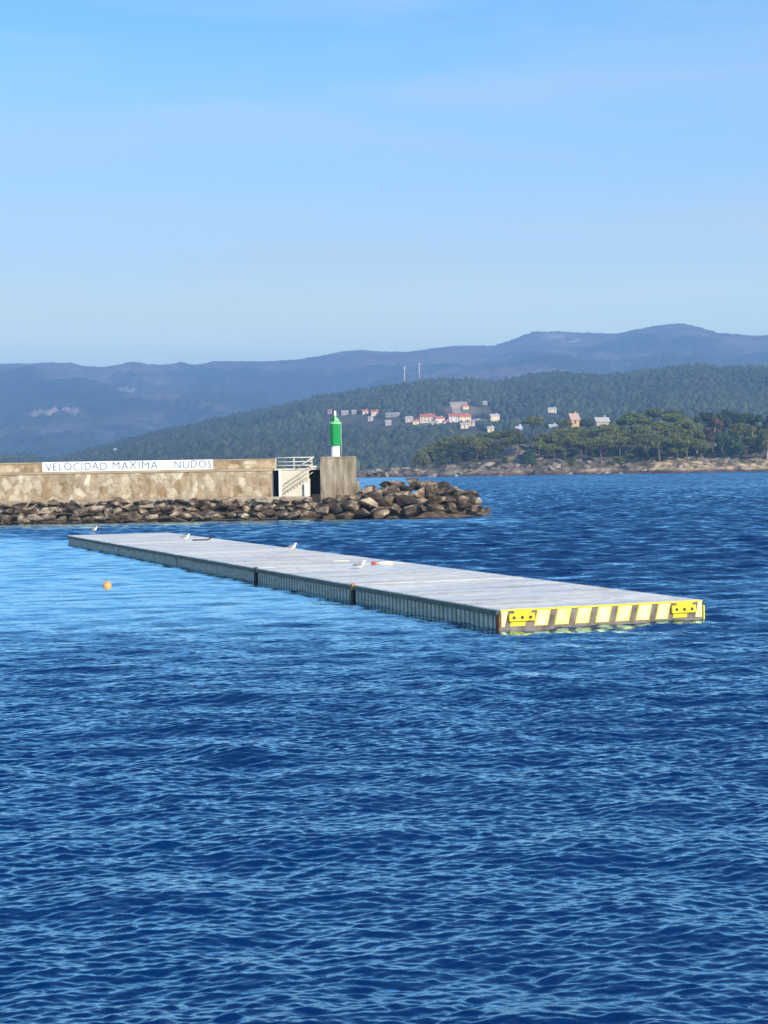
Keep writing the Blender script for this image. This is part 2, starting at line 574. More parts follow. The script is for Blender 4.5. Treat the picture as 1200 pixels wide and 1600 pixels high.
yaw = math.atan2(-ax.x, ax.y)                 # local +y runs along the pontoon, away from the viewer
pont = empty('floating_pontoon', (NL.x, NL.y, 0), yaw)
tag(pont, 'long pale concrete floating breakwater with ribbed sides and a yellow striped end', 'pontoon')
CUTS = [0, 10.5, 20.8, 32.7, 44.6, P_LEN]
NSEC = 5
for i in range(NSEC):
    y0 = CUTS[i] + (0.0 if i == 0 else 0.06)
    y1 = CUTS[i + 1] - 0.06
    b = MB()
    b.box(0.09, P_W - 0.09, y0 + 0.09, y1, -0.7, FB - 0.13)
    n = int((y1 - y0) / 0.285)
    st = (y1 - y0 - 0.1) / n
    for k in range(n):
        yc = y0 + 0.18 + k * st
        b.box(0.0, 0.1, yc, yc + st * 0.52, -0.7, FB - 0.125, 1, 0.012)
        b.box(P_W - 0.1, P_W, yc, yc + st * 0.52, -0.7, FB - 0.125, 1, 0.012)
    sec = b.build('pontoon_section', [m_dark_green, m_conc_side], pont)
    d = MB()
    d.box(-0.03, P_W + 0.03, y0, y1, FB - 0.12, FB, 0, 0.015)
    d.build('deck', m_deck, sec)
    e = MB()
    e.box(-0.07, -0.032, y0 + 0.02, y1 - 0.02, FB - 0.15, FB - 0.03, 0, 0.01)
    e.build('edge_strip', m_dark_green, sec)
    if i:
        f = MB()
        f.box(0.02, P_W - 0.02, y0 - 0.105, y0 - 0.015, -0.5, FB - 0.05)
        f.build('rubber_joint', m_black, pont)
        if i > 2: continue
        g = MB()
        g.box(-0.11, 0.0, y0 - 0.13, y0 + 0.01, -0.5, FB - 0.16, 0, 0.03)
        g.box(-0.09, 0.02, y0 - 0.12, y0 + 0.0, FB - 0.155, FB + 0.03, 1, 0.01)
        fd = g.build('fender', [m_black, m_orange_rust if i == 1 else m_black], pont)
        if i == 1: fd['label'] = 'black rubber fender with rusty orange cap'

# striped end face
ep = MB()
ep.box(-0.02, P_W + 0.02, -0.06, -0.003, -0.6, FB - 0.003, 0, 0.006)
end = ep.build('end_panel', m_greyface, pont)
FT, FBm = FB - 0.04, 0.075                    # painted band, top and bottom
def para(u0, u1, sl, y, yb, mats, name, z0=None, z1=None):
    z0 = FBm if z0 is None else z0; z1 = FT if z1 is None else z1
    q = MB()
    q.prism([(u0 * P_W, z0), (u1 * P_W, z0), ((u1 + sl) * P_W, z1), ((u0 + sl) * P_W, z1)], y, yb)
    return q.build(name, mats, end)
SLn = 0.017
tb = MB(); tb.box(0.0, P_W, -0.075, -0.061, FT + 0.002, FB - 0.002, 0, 0.0)
tb.build('top_band', m_yellow, end)
gc = [0.241, 0.342, 0.441, 0.541, 0.642, 0.742]    # centres of the bare gaps at the bottom edge
hw = 0.0215
edges = [(0.005, 0.018)] + [((gc[i] + hw), (gc[i + 1] - hw)) for i in range(5)]
edges = [(0.165, gc[0] - hw)] + edges[1:] + [(gc[5] + hw, 0.815)]
for a_, b_ in edges:
    para(a_ - 0.0055, b_ + 0.0055, SLn, -0.070, -0.061, m_yellow, 'stripe_border', FBm - 0.01)  # yellow rim left round each overexposed pale centre
    para(a_, b_, SLn, -0.078, -0.071, m_overexposed, 'stripe', FBm + 0.005, FT - 0.012)
for pts in ([(0.004, FBm), (0.018, FBm), (0.036, FT), (0.004, FT)], [(0.962, FBm), (0.996, FBm), (0.996, FT), (0.978, FT)]):
    q = MB(); q.prism([(u * P_W, z) for u, z in pts], -0.078, -0.061)
    q.build('stripe', m_overexposed, end)
ri = MB(); ri.box(-0.06, -0.0205, -0.09, 0.10, -0.4, FB - 0.126, 0, 0.01)
ri.build('corner_iron', m_rust, end)
ri = MB(); ri.box(P_W + 0.0205, P_W + 0.06, -0.09, 0.10, -0.4, FB - 0.126, 0, 0.01)
ri.build('corner_iron', m_yellow, end)
for uc in (0.098, 0.900):
    x = uc * P_W
    q = MB()
    for pts in ([(x - 0.30, FBm + 0.005), (x + 0.10, FBm + 0.005), (x + 0.13, FBm + 0.16), (x - 0.27, FBm + 0.16)],):
        q.prism(pts, -0.079, -0.061, 0)
    q.prism([(x - 0.16, FT - 0.11), (x + 0.19, FT - 0.11), (x + 0.30, FT), (x - 0.20, FT)], -0.079, -0.061, 0)
    q.box(x - 0.35, x + 0.35, -0.14, -0.0795, FBm + 0.115, FT - 0.065, 0, 0.02)
    for k in (-1, 0, 1):
        cx = x + k * 0.22
        zc = (FBm + 0.115 + FT - 0.065) / 2
        q.tube([(cx, -0.141, zc), (cx, -0.150, zc)], 0.042, 12, 2)  # black disc painted for the shade inside a hole
    q.build('mooring_bracket', [m_yellow, m_overexposed, m_black], end)

# things on the deck and near it
def deck_pt(px, py):
    return on_plane(px, py, FB + 0.001)

m_white = noisy('white_plumage', [(0.78, 0.77, 0.75), (0.86, 0.85, 0.83)], 8, 0.7, 0.1)
m_wing = noisy('grey_wing', [(0.24, 0.22, 0.22), (0.36, 0.33, 0.32)], 8, 0.7, 0.1)
m_dark = noisy('dark_wing_tip', [(0.03, 0.025, 0.025), (0.06, 0.05, 0.05)], 8, 0.7, 0.1)
m_bill = noisy('bill', [(0.6, 0.3, 0.03), (0.7, 0.4, 0.05)], 8, 0.5, 0.0)

def make_gull(label, loc, rz, sitting=False):
    """body lofted along the spine from tail tip to bill; local +x is forward"""
    g = empty('gull', loc, rz)
    tag(g, label, 'gull', 'gulls resting on the pontoon')
    h = 0.0 if sitting else 0.085
    sp = [(-0.20, 0.115, 0.012, 0.03), (-0.15, 0.110, 0.026, 0.038), (-0.09, 0.105, 0.052, 0.056), (-0.02, 0.105, 0.074, 0.074),
          (0.05, 0.118, 0.076, 0.074), (0.10, 0.145, 0.058, 0.058), (0.125, 0.185, 0.042, 0.042), (0.135, 0.220, 0.040, 0.040),
          (0.150, 0.247, 0.041, 0.040), (0.178, 0.252, 0.030, 0.028), (0.198, 0.247, 0.012, 0.012)]
    bm = bmesh.new(); rings = []
    for i, (x, z, rz_, ry) in enumerate(sp):
        a = sp[max(0, i - 1)]; c = sp[min(len(sp) - 1, i + 1)]
        t = Vector((c[0] - a[0], 0, c[1] - a[1])).normalized()
        n = Vector((-t.z, 0, t.x))
        rings.append([bm.verts.new(Vector((x, 0, z + h)) + n * (rz_ * math.cos(2 * PI * k / 12)) + Vector((0, 1, 0)) * (ry * math.sin(2 * PI * k / 12))) for k in range(12)])
    for i in range(len(rings) - 1):
        for k in range(12):
            f = bm.faces.new((rings[i][k], rings[i][(k + 1) % 12], rings[i + 1][(k + 1) % 12], rings[i + 1][k])); f.smooth = True
    bm.faces.new(rings[0][::-1]); bm.faces.new(rings[-1])
    bmesh.ops.recalc_face_normals(bm, faces=bm.faces)
    me = bpy.data.meshes.new('body'); bm.to_mesh(me); bm.free()
    body = link('body', me, m_white, g)
    bl = MB(); bl.tube([(0.19, 0, 0.248 + h), (0.222, 0, 0.244 + h), (0.245, 0, 0.236 + h)], [0.011, 0.009, 0.003], 8)
    bl.build('bill', m_bill, g)
    for s in (-1, 1):
        w = MB()
        w.tube([(0.08, s * 0.068, 0.150 + h), (0.02, s * 0.080, 0.150 + h), (-0.08, s * 0.062, 0.140 + h), (-0.17, s * 0.03, 0.132 + h)], [0.026, 0.05, 0.042, 0.018], 10)
        for v in w.bm.verts: v.co.y = s * 0.068 + (v.co.y - s * 0.068) * 0.55
        wo = w.build('wing', m_wing, g)
        tp = MB(); tp.tube([(-0.16, s * 0.030, 0.134 + h), (-0.22, s * 0.016, 0.130 + h), (-0.265, s * 0.008, 0.126 + h)], [0.017, 0.012, 0.003], 8)
        tp.build('wing_tip', m_dark, wo)
        if not sitting:
            lg = MB(); lg.tube([(0.0, s * 0.03, 0.075), (-0.005, s * 0.03, 0.035), (0.0, s * 0.03, 0.006)], [0.009, 0.006, 0.006], 6)
            lg.box(-0.012, 0.045, s * 0.03 - 0.018, s * 0.03 + 0.018, 0.0, 0.007)
            lg.build('leg', m_bill, g)
    return g

GS = 1.08
for lab, px, py, rz, sit in (
        ('white gull standing at the far end of the pontoon deck', 147, 833.5, R(-15), False),
        ('white gull crouched beside a dark iron rod on the pontoon deck', 290, 843.5, R(10), True),
        ('white gull standing on the pontoon deck edge, dark tail to the left', 456, 863, R(-12), False),
        ('white gull sitting mid deck nearest the striped pontoon end', 562, 889, R(15), True)):
    g = make_gull(lab, deck_pt(px, py), rz, sit)
    g.scale = (GS,) * 3

rod = MB()
rod.tube([(-0.45, 0, 0.03), (0.25, 0.02, 0.03), (0.42, 0.06, 0.10), (0.50, 0.10, 0.24)], [0.03, 0.03, 0.03, 0.028], 8)
rod.tube([(-0.45, -0.05, 0.03), (-0.45, 0.05, 0.03)], 0.045, 8)
tag(rod.build('iron_rod', m_dark, None, deck_pt(316, 844.5)), 'dark bent iron rod lying on the pontoon deck beside a gull', 'rod')
sb = MB(); sb.box(-0.30, 0.30, -0.10, 0.10, 0.0, 0.06, 0, 0.015)
sb.box(-0.26, -0.19, -0.09, 0.09, 0.0605, 0.07, 0, 0.0)
m_slab = noisy('pale_slab', [(0.5, 0.5, 0.48), (0.62, 0.61, 0.58)], 4, 0.8, 0.1)
o = sb.build('slab', m_slab, None, deck_pt(533, 877.5)); tag(o, 'short flat white slab lying on the pontoon deck between two gulls', 'slab')
mk = empty('marker_post', deck_pt(595, 882.5), R(-6))
tag(mk, 'fallen white marker post with a red end lying on the deck', 'post')
q = MB(); q.tube([(-0.18, 0, 0.06), (0.42, 0, 0.06)], 0.058, 12); q.build('shaft', m_white, mk)
m_red = noisy('red_paint', [(0.45, 0.05, 0.03), (0.6, 0.1, 0.06)], 6, 0.5, 0.05)
q = MB(); q.tube([(-0.34, 0, 0.06), (-0.3, 0, 0.06), (-0.18, 0, 0.06)], [0.045, 0.066, 0.066], 12); q.build('red_end', m_red, mk)

# orange buoy
m_buoy = noisy('orange_buoy', [(0.75, 0.30, 0.08), (0.85, 0.42, 0.14)], 5, 0.45, 0.05)
bp = on_plane(167.5, 917, 0)
bu = empty('buoy', bp)
tag(bu, 'small round orange mooring buoy floating left of the pontoon', 'buoy')
q = MB(); q.lathe([(0.02, -0.11)] + [(0.155 * math.sin(PI * k / 12), 0.04 - 0.155 * math.cos(PI * k / 12)) for k in range(1, 12)] + [(0.03, 0.197)], 20)
q.build('float', m_buoy, bu)
q = MB(); q.tube([(0.05 * math.cos(PI * k / 6), 0, 0.195 + 0.05 * math.sin(PI * k / 6)) for k in range(7)], 0.012, 6)
q.build('ring', m_orange_rust, bu)

# ------------------------------------------------------------------ breakwater
WY = 139.0                                    # plane of the wall's face
def X(px, Y=WY): return at(px, 730, Y).x
def Z(px, py, Y=WY): return at(px, py, Y).z
LX0 = X(-130)
XB0, XB1 = X(500), X(556)
TIPX = X(766, 136)

def masonry(name, scale, cols, mortar, st=(1, 1, 1)):
    m, t, b, o = newmat(name)
    tc = t.nodes.new('ShaderNodeTexCoord')
    dn = t.nodes.new('ShaderNodeTexNoise'); dn.inputs['Scale'].default_value = 2.6; dn.inputs['Detail'].default_value = 5
    mixv = t.nodes.new('ShaderNodeMix'); mixv.data_type = 'VECTOR'; mixv.inputs['Factor'].default_value = 0.42
    mp = t.nodes.new('ShaderNodeMapping'); mp.inputs['Scale'].default_value = st
    t.links.new(tc.outputs['Object'], mp.inputs[0])
    t.links.new(mp.outputs[0], dn.inputs['Vector'])
    t.links.new(mp.outputs[0], mixv.inputs['A']); t.links.new(dn.outputs['Color'], mixv.inputs['B'])
    v = t.nodes.new('ShaderNodeTexVoronoi'); v.inputs['Scale'].default_value = scale
    ve = t.nodes.new('ShaderNodeTexVoronoi'); ve.feature = 'DISTANCE_TO_EDGE'; ve.inputs['Scale'].default_value = scale
    for q in (v, ve): t.links.new(mixv.outputs['Result'], q.inputs['Vector'])
    sp = t.nodes.new('ShaderNodeSeparateColor'); t.links.new(v.outputs['Color'], sp.inputs[0])
    k = len(cols)
    r = ramp(t, [(i / (k - 1), c) for i, c in enumerate(cols)])
    t.links.new(sp.outputs[0], r.inputs[0])
    n2 = t.nodes.new('ShaderNodeTexNoise'); n2.inputs['Scale'].default_value = 1.7; n2.inputs['Detail'].default_value = 8; n2.inputs['Roughness'].default_value = 0.62
    t.links.new(tc.outputs['Object'], n2.inputs['Vector'])
    r2 = ramp(t, [(0.34, (0.42, 0.35, 0.27)), (0.46, (0.85, 0.82, 0.78)), (0.62, (1.0, 1.0, 1.0))])
    t.links.new(n2.outputs[0], r2.inputs[0])
    mu = t.nodes.new('ShaderNodeMix'); mu.data_type = 'RGBA'; mu.blend_type = 'MULTIPLY'; mu.inputs['Factor'].default_value = 0.8
    t.links.new(r.outputs[0], mu.inputs['A']); t.links.new(r2.outputs[0], mu.inputs['B'])
    # run-down stains
    mp3 = t.nodes.new('ShaderNodeMapping'); mp3.inputs['Scale'].default_value = (1.0, 1, 0.28)
    n3 = t.nodes.new('ShaderNodeTexNoise'); n3.inputs['Scale'].default_value = 1.5; n3.inputs['Detail'].default_value = 6
    t.links.new(tc.outputs['Object'], mp3.inputs[0]); t.links.new(mp3.outputs[0], n3.inputs['Vector'])
    r3 = ramp(t, [(0.36, (0.70, 0.67, 0.63)), (0.48, (0.94, 0.93, 0.91)), (0.62, (1.05, 1.04, 1.03))])
    t.links.new(n3.outputs[0], r3.inputs[0])
    m3 = t.nodes.new('ShaderNodeMix'); m3.data_type = 'RGBA'; m3.blend_type = 'MULTIPLY'; m3.inputs['Factor'].default_value = 1
    t.links.new(mu.outputs['Result'], m3.inputs['A']); t.links.new(r3.outputs[0], m3.inputs['B'])
    mu = m3
    er = t.nodes.new('ShaderNodeMapRange'); er.inputs['From Min'].default_value = -0.05; er.inputs['From Max'].default_value = 0.09
    t.links.new(ve.outputs['Distance'], er.inputs[0])
    mm = t.nodes.new('ShaderNodeMix'); mm.data_type = 'RGBA'
    mm.inputs['A'].default_value = (*mortar, 1)
    t.links.new(er.outputs[0], mm.inputs['Factor']); t.links.new(mu.outputs['Result'], mm.inputs['B'])
    t.links.new(mm.outputs['Result'], b.inputs['Base Color'])
    b.inputs['Roughness'].default_value = 0.9; b.inputs['Specular IOR Level'].default_value = 0.15
    ah = t.nodes.new('ShaderNodeMath'); ah.operation = 'MULTIPLY_ADD'; ah.inputs[1].default_value = 0.5
    t.links.new(n2.outputs[0], ah.inputs[0]); t.links.new(er.outputs[0], ah.inputs[2])
    bpn = t.nodes.new('ShaderNodeBump'); bpn.inputs['Strength'].default_value = 0.7; bpn.inputs['Distance'].default_value = 0.04
    t.links.new(ah.outputs[0], bpn.inputs['Height']); t.links.new(bpn.outputs[0], b.inputs['Normal'])
    return m

m_mason = masonry('wall_masonry', 2.6, [(0.44, 0.36, 0.26), (0.37, 0.28, 0.18), (0.55, 0.48, 0.37), (0.41, 0.34, 0.26), (0.66, 0.61, 0.50), (0.30, 0.21, 0.12), (0.50, 0.43, 0.33)], (0.30, 0.23, 0.155), (1, 1, 0.8))
m_mason2 = masonry('parapet_masonry', 2.1, [(0.48, 0.36, 0.23), (0.56, 0.48, 0.35), (0.36, 0.26, 0.16), (0.50, 0.40, 0.28)], (0.27, 0.20, 0.13), (1, 1, 1.3))
m_cope = noisy('coping_concrete', [(0.27, 0.20, 0.13), (0.36, 0.28, 0.19), (0.42, 0.34, 0.25)], 1.3, 0.9, 0.4, stretch=(0.5, 1, 2))
m_foot = noisy('footing_concrete', [(0.22, 0.18, 0.13), (0.33, 0.28, 0.22), (0.40, 0.35, 0.28)], 1.2, 0.9, 0.4, stretch=(0.4, 1, 2))
m_render = noisy('pale_render', [(0.42, 0.37, 0.29), (0.54, 0.49, 0.40), (0.60, 0.55, 0.46)], 1.6, 0.9, 0.3)
m_block = noisy('block_concrete', [(0.11, 0.08, 0.055), (0.22, 0.175, 0.125), (0.30, 0.25, 0.185), (0.36, 0.31, 0.24)], 1.3, 0.9, 0.5, stretch=(2.2, 2.2, 0.45), lo=0.28, hi=0.68)
m_wpaint = noisy('white_paint', [(0.78, 0.78, 0.76), (0.86, 0.86, 0.85)], 2.0, 0.6, 0.1)
m_rail = noisy('pale_rail_paint', [(0.54, 0.50, 0.43), (0.66, 0.62, 0.55)], 4, 0.5, 0.05)
m_ink = noisy('faded_blue_lettering', [(0.045, 0.09, 0.20), (0.10, 0.16, 0.26), (0.30, 0.36, 0.44)], 7, 0.7, 0.0, lo=0.46, hi=0.74)
m_recess_shade = noisy('painted_recess_shade', [(0.02, 0.02, 0.025), (0.045, 0.045, 0.05)], 2, 0.9, 0.1)  # near-black colour stands in for the deep shade of the recess

zF = 1.80                                     # top of the footing ledge
zW = 4.02                                     # top of the lower wall
zP = 4.84                                     # top of the parapet
wall = empty('stone_wall', (0, WY, 0))
tag(wall, 'long tan stone harbour wall with parapet, along the left of the breakwater', 'wall')
xw1 = X(425)
q = MB(); q.box(LX0, xw1, 0, 1.6, zF - 0.4, zW - 0.17, 0, 0.03); q.build('masonry_face', m_mason, wall)
q = MB(); q.box(LX0, xw1 + 0.05, -0.07, 1.7, zW - 0.168, zW + 0.03, 0, 0.03); q.build('ledge', m_cope, wall)
q = MB(); q.box(LX0, xw1 + 0.25, 0.35, 1.15, zW + 0.0315, zP - 0.11, 0, 0.02); q.build('parapet', m_mason2, wall)
q = MB(); q.box(LX0, xw1 + 0.30, 0.30, 1.20, zP - 0.108, zP, 0, 0.03); q.build('coping', m_cope, wall)
q = MB(); q.box(LX0, X(484), -0.75, 0.0 - 0.002, zF - 0.75, zF - 0.02, 0, 0.06); q.build('footing', m_foot, wall)

# painted sign
sx0, sx1 = X(65), X(332)
sgn = empty('sign', ((sx0 + sx1) / 2, WY + 0.34, 0))
tag(sgn, 'long white painted speed limit sign with faded blue hand lettering on the wall', 'sign')
hw_ = (sx1 - sx0) / 2
q = MB(); q.box(-hw_, hw_, -0.05, 0.005, zW + 0.04, zP + 0.01, 0, 0.008); q.build('panel', m_wpaint, sgn)
for word, p0, p1, zlo in (('VELOCIDAD', 70, 166, 0.10), ('MAXIMA', 175, 246, 0.13), ('NUDOS', 272, 330, 0.13)):
    cu = bpy.data.curves.new('lettering', 'FONT')
    cu.body = word
    cu.size = 1.0
    cu.extrude = 0.004
    cu.offset = -0.003
    cu.space_character = 1.12
    to = bpy.data.objects.new('lettering_curve', cu)
    C.objects.link(to)
    dg = bpy.context.evaluated_depsgraph_get()
    me = bpy.data.meshes.new_from_object(to.evaluated_get(dg))
    bpy.data.objects.remove(to)
    me.name = 'lettering'
    co = np.array([v.co[:] for v in me.vertices])
    mn, mxx = co.min(0), co.max(0)
    wx = X(p1) - X(p0)
    hgt = 0.60
    new = np.zeros_like(co)
    new[:, 0] = (co[:, 0] - mn[0]) / (mxx[0] - mn[0]) * wx + X(p0) - (sx0 + sx1) / 2
    new[:, 2] = (co[:, 1] - mn[1]) / (mxx[1] - mn[1]) * hgt + zW + 0.04 + zlo
    # uneven hand-painted baseline
    new[:, 2] += 0.03 * np.sin(new[:, 0] * 2.7 + len(word)) + 0.02 * np.sin(new[:, 0] * 6.1)
    new[:, 1] = -0.054 - (co[:, 2] - mn[2]) * 0.5
    me.vertices.foreach_set('co', new.astype(np.float32).ravel())
    me.update()
    link('lettering', me, m_ink, sgn)

# stair recess between wall and block
rec = empty('stair_wall', (0, WY, 0))
tag(rec, 'pale rendered stair recess with white posts between stone wall and block', 'stair')
q = MB(); q.box(X(434.5), X(482), 0.35, 1.6, zF - 0.4, zW - 0.14, 0, 0.03); q.build('back_wall', m_render, rec)
q = MB(); q.box(X(427), X(499), 0.28, 2.4, zW - 0.138, zW, 0, 0.02); q.build('landing', m_render, rec)
q = MB()
nst = 9
xs0, xs1 = X(441), X(484)
for k in range(nst):
    xa = xs0 + (xs1 - xs0) * k / nst
    q.box(xa, xs1 + 0.001 * k, -0.32 + 0.002 * k, 0.34, zF - 0.02 + (0.001 if k == 0 else 0.0) + k * 0.155 - (0 if k == 0 else 0.004), zF - 0.02 + (k + 1) * 0.155, 0, 0.0)
q.build('steps', m_render, rec)
q = MB(); q.box(X(435.5), X(439.5), -0.40, -0.20, zF - 0.02, Z(437, 735), 0, 0.02); q.build('post', m_wpaint, rec)
q = MB(); q.box(X(475.5), X(482.5), -0.62, -0.42, zF - 0.15, Z(479, 755), 0, 0.02); q.build('post', m_wpaint, rec)
for off in (0.30, 0.62, 0.95):  # three thin bars slanting across the pale wall
    q = MB(); q.tube([(X(443), -0.36, zF + off), (X(489), -0.36, zF + off + 1.6)], 0.026, 8)
    q.build('diagonal_bar', m_render, rec)
rl = empty('railing', (0, WY, zW))
tag(rl, 'white metal guard railing standing above the stair recess beside the block', 'railing')
ztop = Z(458, 714.5) - zW
for pxp in (430.5, 459, 487):
    q = MB(); q.tube([(X(pxp), 0.42, 0.0), (X(pxp), 0.42, ztop)], 0.05, 8); q.build('post', m_rail, rl)
for zz in (0.30, 0.62, 1.0):
    q = MB(); q.tube([(X(430), 0.36, ztop * zz - 0.02), (X(488), 0.36, ztop * zz - 0.02)], 0.042, 8); q.build('rail', m_rail, rl)
q = MB(); q.tube([(X(466), -0.05, 0.10), (X(491), -0.05, ztop + 0.02)], 0.05, 8); q.build('sloping_rail', m_rail, rl)
dk = empty('concrete_quay', (0, WY, 0))
tag(dk, 'concrete quay wall coloured dark for shade, set back behind the stair left of the block', 'quay')
q = MB(); q.box(X(424), X(503), 2.6, 3.4, zF - 0.6, zW - 0.15, 0, 0.03); q.build('face', m_recess_shade, dk)
q = MB(); q.box(X(485), X(500) - 0.02, 1.2, 2.5, zF - 0.6, zF + 0.1, 0, 0.03); q.build('floor', m_foot, dk)
q = MB(); q.box(X(484.5), X(500) - 0.02, 0.2, 0.30, Z(490, 731), Z(490, 727.5), 0, 0.01); q.build('cross_bar', m_rail, dk)

# concrete block and harbour light
blk = empty('concrete_block', ((XB0 + XB1) / 2, WY, 0))
tag(blk, 'large streaked grey concrete block carrying the green harbour light', 'block')
zB = Z(528, 713.3)
hwb = (XB1 - XB0) / 2
q = MB(); q.box(-hwb, hwb, -0.25, 2.7, zF - 0.6, zB - 0.14, 0, 0.04); q.build('body', m_block, blk)
q = MB(); q.box(-hwb - 0.02, hwb + 0.02, -0.27, 2.72, zB - 0.138, zB, 0, 0.04); q.build('cap', m_block, blk)
q = MB(); q.box(hwb + 0.002, hwb + 0.30, -0.20, 1.2, zF - 0.4, Z(558, 752), 0, 0.04); q.build('step', m_block, blk)

m_green = noisy('green_paint', [(0.0, 0.22, 0.045), (0.001, 0.28, 0.06)], 3, 0.5, 0.05)
m_green2 = noisy('light_green_paint', [(0.20, 0.55, 0.24), (0.30, 0.66, 0.34)], 4, 0.4, 0.05)
m_lens = noisy('lantern_lens', [(0.72, 0.62, 0.48), (0.80, 0.72, 0.60)], 5, 0.25, 0.0)
bx = at(524.5, 713, WY + 0.9).x
bea = empty('harbour_light', (bx, WY + 0.9, zB))
tag(bea, 'green and white harbour light tower standing on the concrete block', 'lighthouse')
bz = lambda py: Z(524, py, WY + 0.9) - zB
ph = R(22.5) - R(90) + R(36)
q = MB(); q.lathe([(0.40, 0.0), (0.40, 0.05), (0.345, 0.055), (0.345, bz(695.5))], 20); q.build('white_base', m_wpaint, bea)
q = MB(); q.lathe([(0.46, bz(696.5)), (0.46, bz(663))], 8, smooth=False, phase=R(-90 + 22.5))
q.build('green_shaft', m_green, bea)
q = MB(); q.lathe([(0.40, bz(663) + 0.002), (0.49, bz(662.5)), (0.49, bz(659.5)), (0.42, bz(659))], 20, smooth=False)
q.build('gallery', m_green2, bea)
q = MB(); q.lathe([(0.36, bz(659) + 0.002), (0.35, bz(656.5)), (0.13, bz(650.5)), (0.11, bz(650))], 8, smooth=False, phase=R(-90 + 22.5))
q.prism([(-0.04, bz(651)), (0.05, bz(650.5)), (0.36, bz(656.5)), (0.33, bz(658.5)), (-0.04, bz(658.5))], -0.42, -0.30, 1)
q.build('hood', [m_green, m_green2], bea)
q = MB(); q.lathe([(0.115, bz(650) + 0.002), (0.115, bz(647.5)), (0.095, bz(647)), (0.10, bz(643)), (0.05, bz(641.8)), (0.02, bz(641.5))], 14); q.build('lantern', m_lens, bea)
q = MB()
for xx in (-0.16, 0.16): q.tube([(0.47, xx, 0.1), (0.47, xx, bz(660))], 0.018, 6)
for k in range(9): q.tube([(0.47, -0.16, 0.25 + 0.3 * k), (0.47, 0.16, 0.25 + 0.3 * k)], 0.014, 6)
q.build('ladder', m_rail, bea)
q = MB(); q.box(-0.15, 0.15, -0.443, -0.41, bz(694), bz(677), 0, 0.01); q.build('hatch', m_green, bea)

# bank of the breakwater
def bank_h(x, y):
    """rubble mound; crest along the wall, rounded nose at the tip"""
    nose = X(690)
    crest = np.where(x < XB0, 1.72, np.where(x < X(600), 2.0, 2.35))
    dxx = np.maximum(0, x - nose) / 1.25
    dyf = np.maximum(0, (WY + 0.2 - np.clip((x - X(480)) * 0.16, 0, 1.7)) - y)
    dyb = np.maximum(0, y - (WY + 4.5))
    d = np.sqrt(dxx ** 2 + np.maximum(dyf, dyb) ** 2)
    return crest - 0.55 * d
xs = np.linspace(LX0, TIPX + 3, 160); ys = np.linspace(WY - 7, WY + 12, 50)
gx, gy = np.meshgrid(xs, ys)
gz = np.maximum(bank_h(gx, gy) - 0.65 + 0.25 * (fbm(gx, gy, 3, 2) - 0.5), -2)
m_bank = noisy('bank_rubble', [(0.04, 0.03, 0.022), (0.10, 0.08, 0.06), (0.17, 0.13, 0.10)], 2.5, 0.95, 0.6)
bko = link('bank', np_mesh('bank', np.stack([gx, gy, gz], -1).reshape(-1, 3), grid_faces(50, 160), True), m_bank)
tag(bko, kind='structure')

# boulders
def boulder_mesh(seed, n=11):
    rr = random.Random(seed)
    bm = bmesh.new()
    for _ in range(n):
        v = Vector((rr.gauss(0, 1), rr.gauss(0, 1), rr.gauss(0, 1))).normalized() * rr.uniform(0.8, 1.05)
        bm.verts.new((v.x * 0.62, v.y * 0.55, v.z * 0.46))
    r = bmesh.ops.convex_hull(bm, input=bm.verts)
    bmesh.ops.delete(bm, geom=[g for g in r['geom_interior'] if isinstance(g, bmesh.types.BMVert)], context='VERTS')
    bmesh.ops.dissolve_limit(bm, angle_limit=R(16), verts=bm.verts, edges=bm.edges)
    bmesh.ops.bevel(bm, geom=list(bm.edges), offset=0.022, segments=1, affect='EDGES', profile=0.6)
    bmesh.ops.triangulate(bm, faces=bm.faces)
    bmesh.ops.subdivide_edges(bm, edges=[e for e in bm.edges if e.calc_length() > 0.16], cuts=2, use_grid_fill=True)
    for v in bm.verts:
        n_ = mnoise.noise_vector(v.co * 3.2 + Vector((seed * 3.1, 0, 0)))
        n2 = mnoise.noise_vector(v.co * 8.0 + Vector((0, seed * 2.3, 0)))
        v.co += n_ * 0.026 + n2 * 0.014
    for f in bm.faces: f.smooth = True
    me = bpy.data.meshes.new('boulder')
    bm.to_mesh(me); bm.free()
    me.set_sharp_from_angle(angle=R(24))
    return me

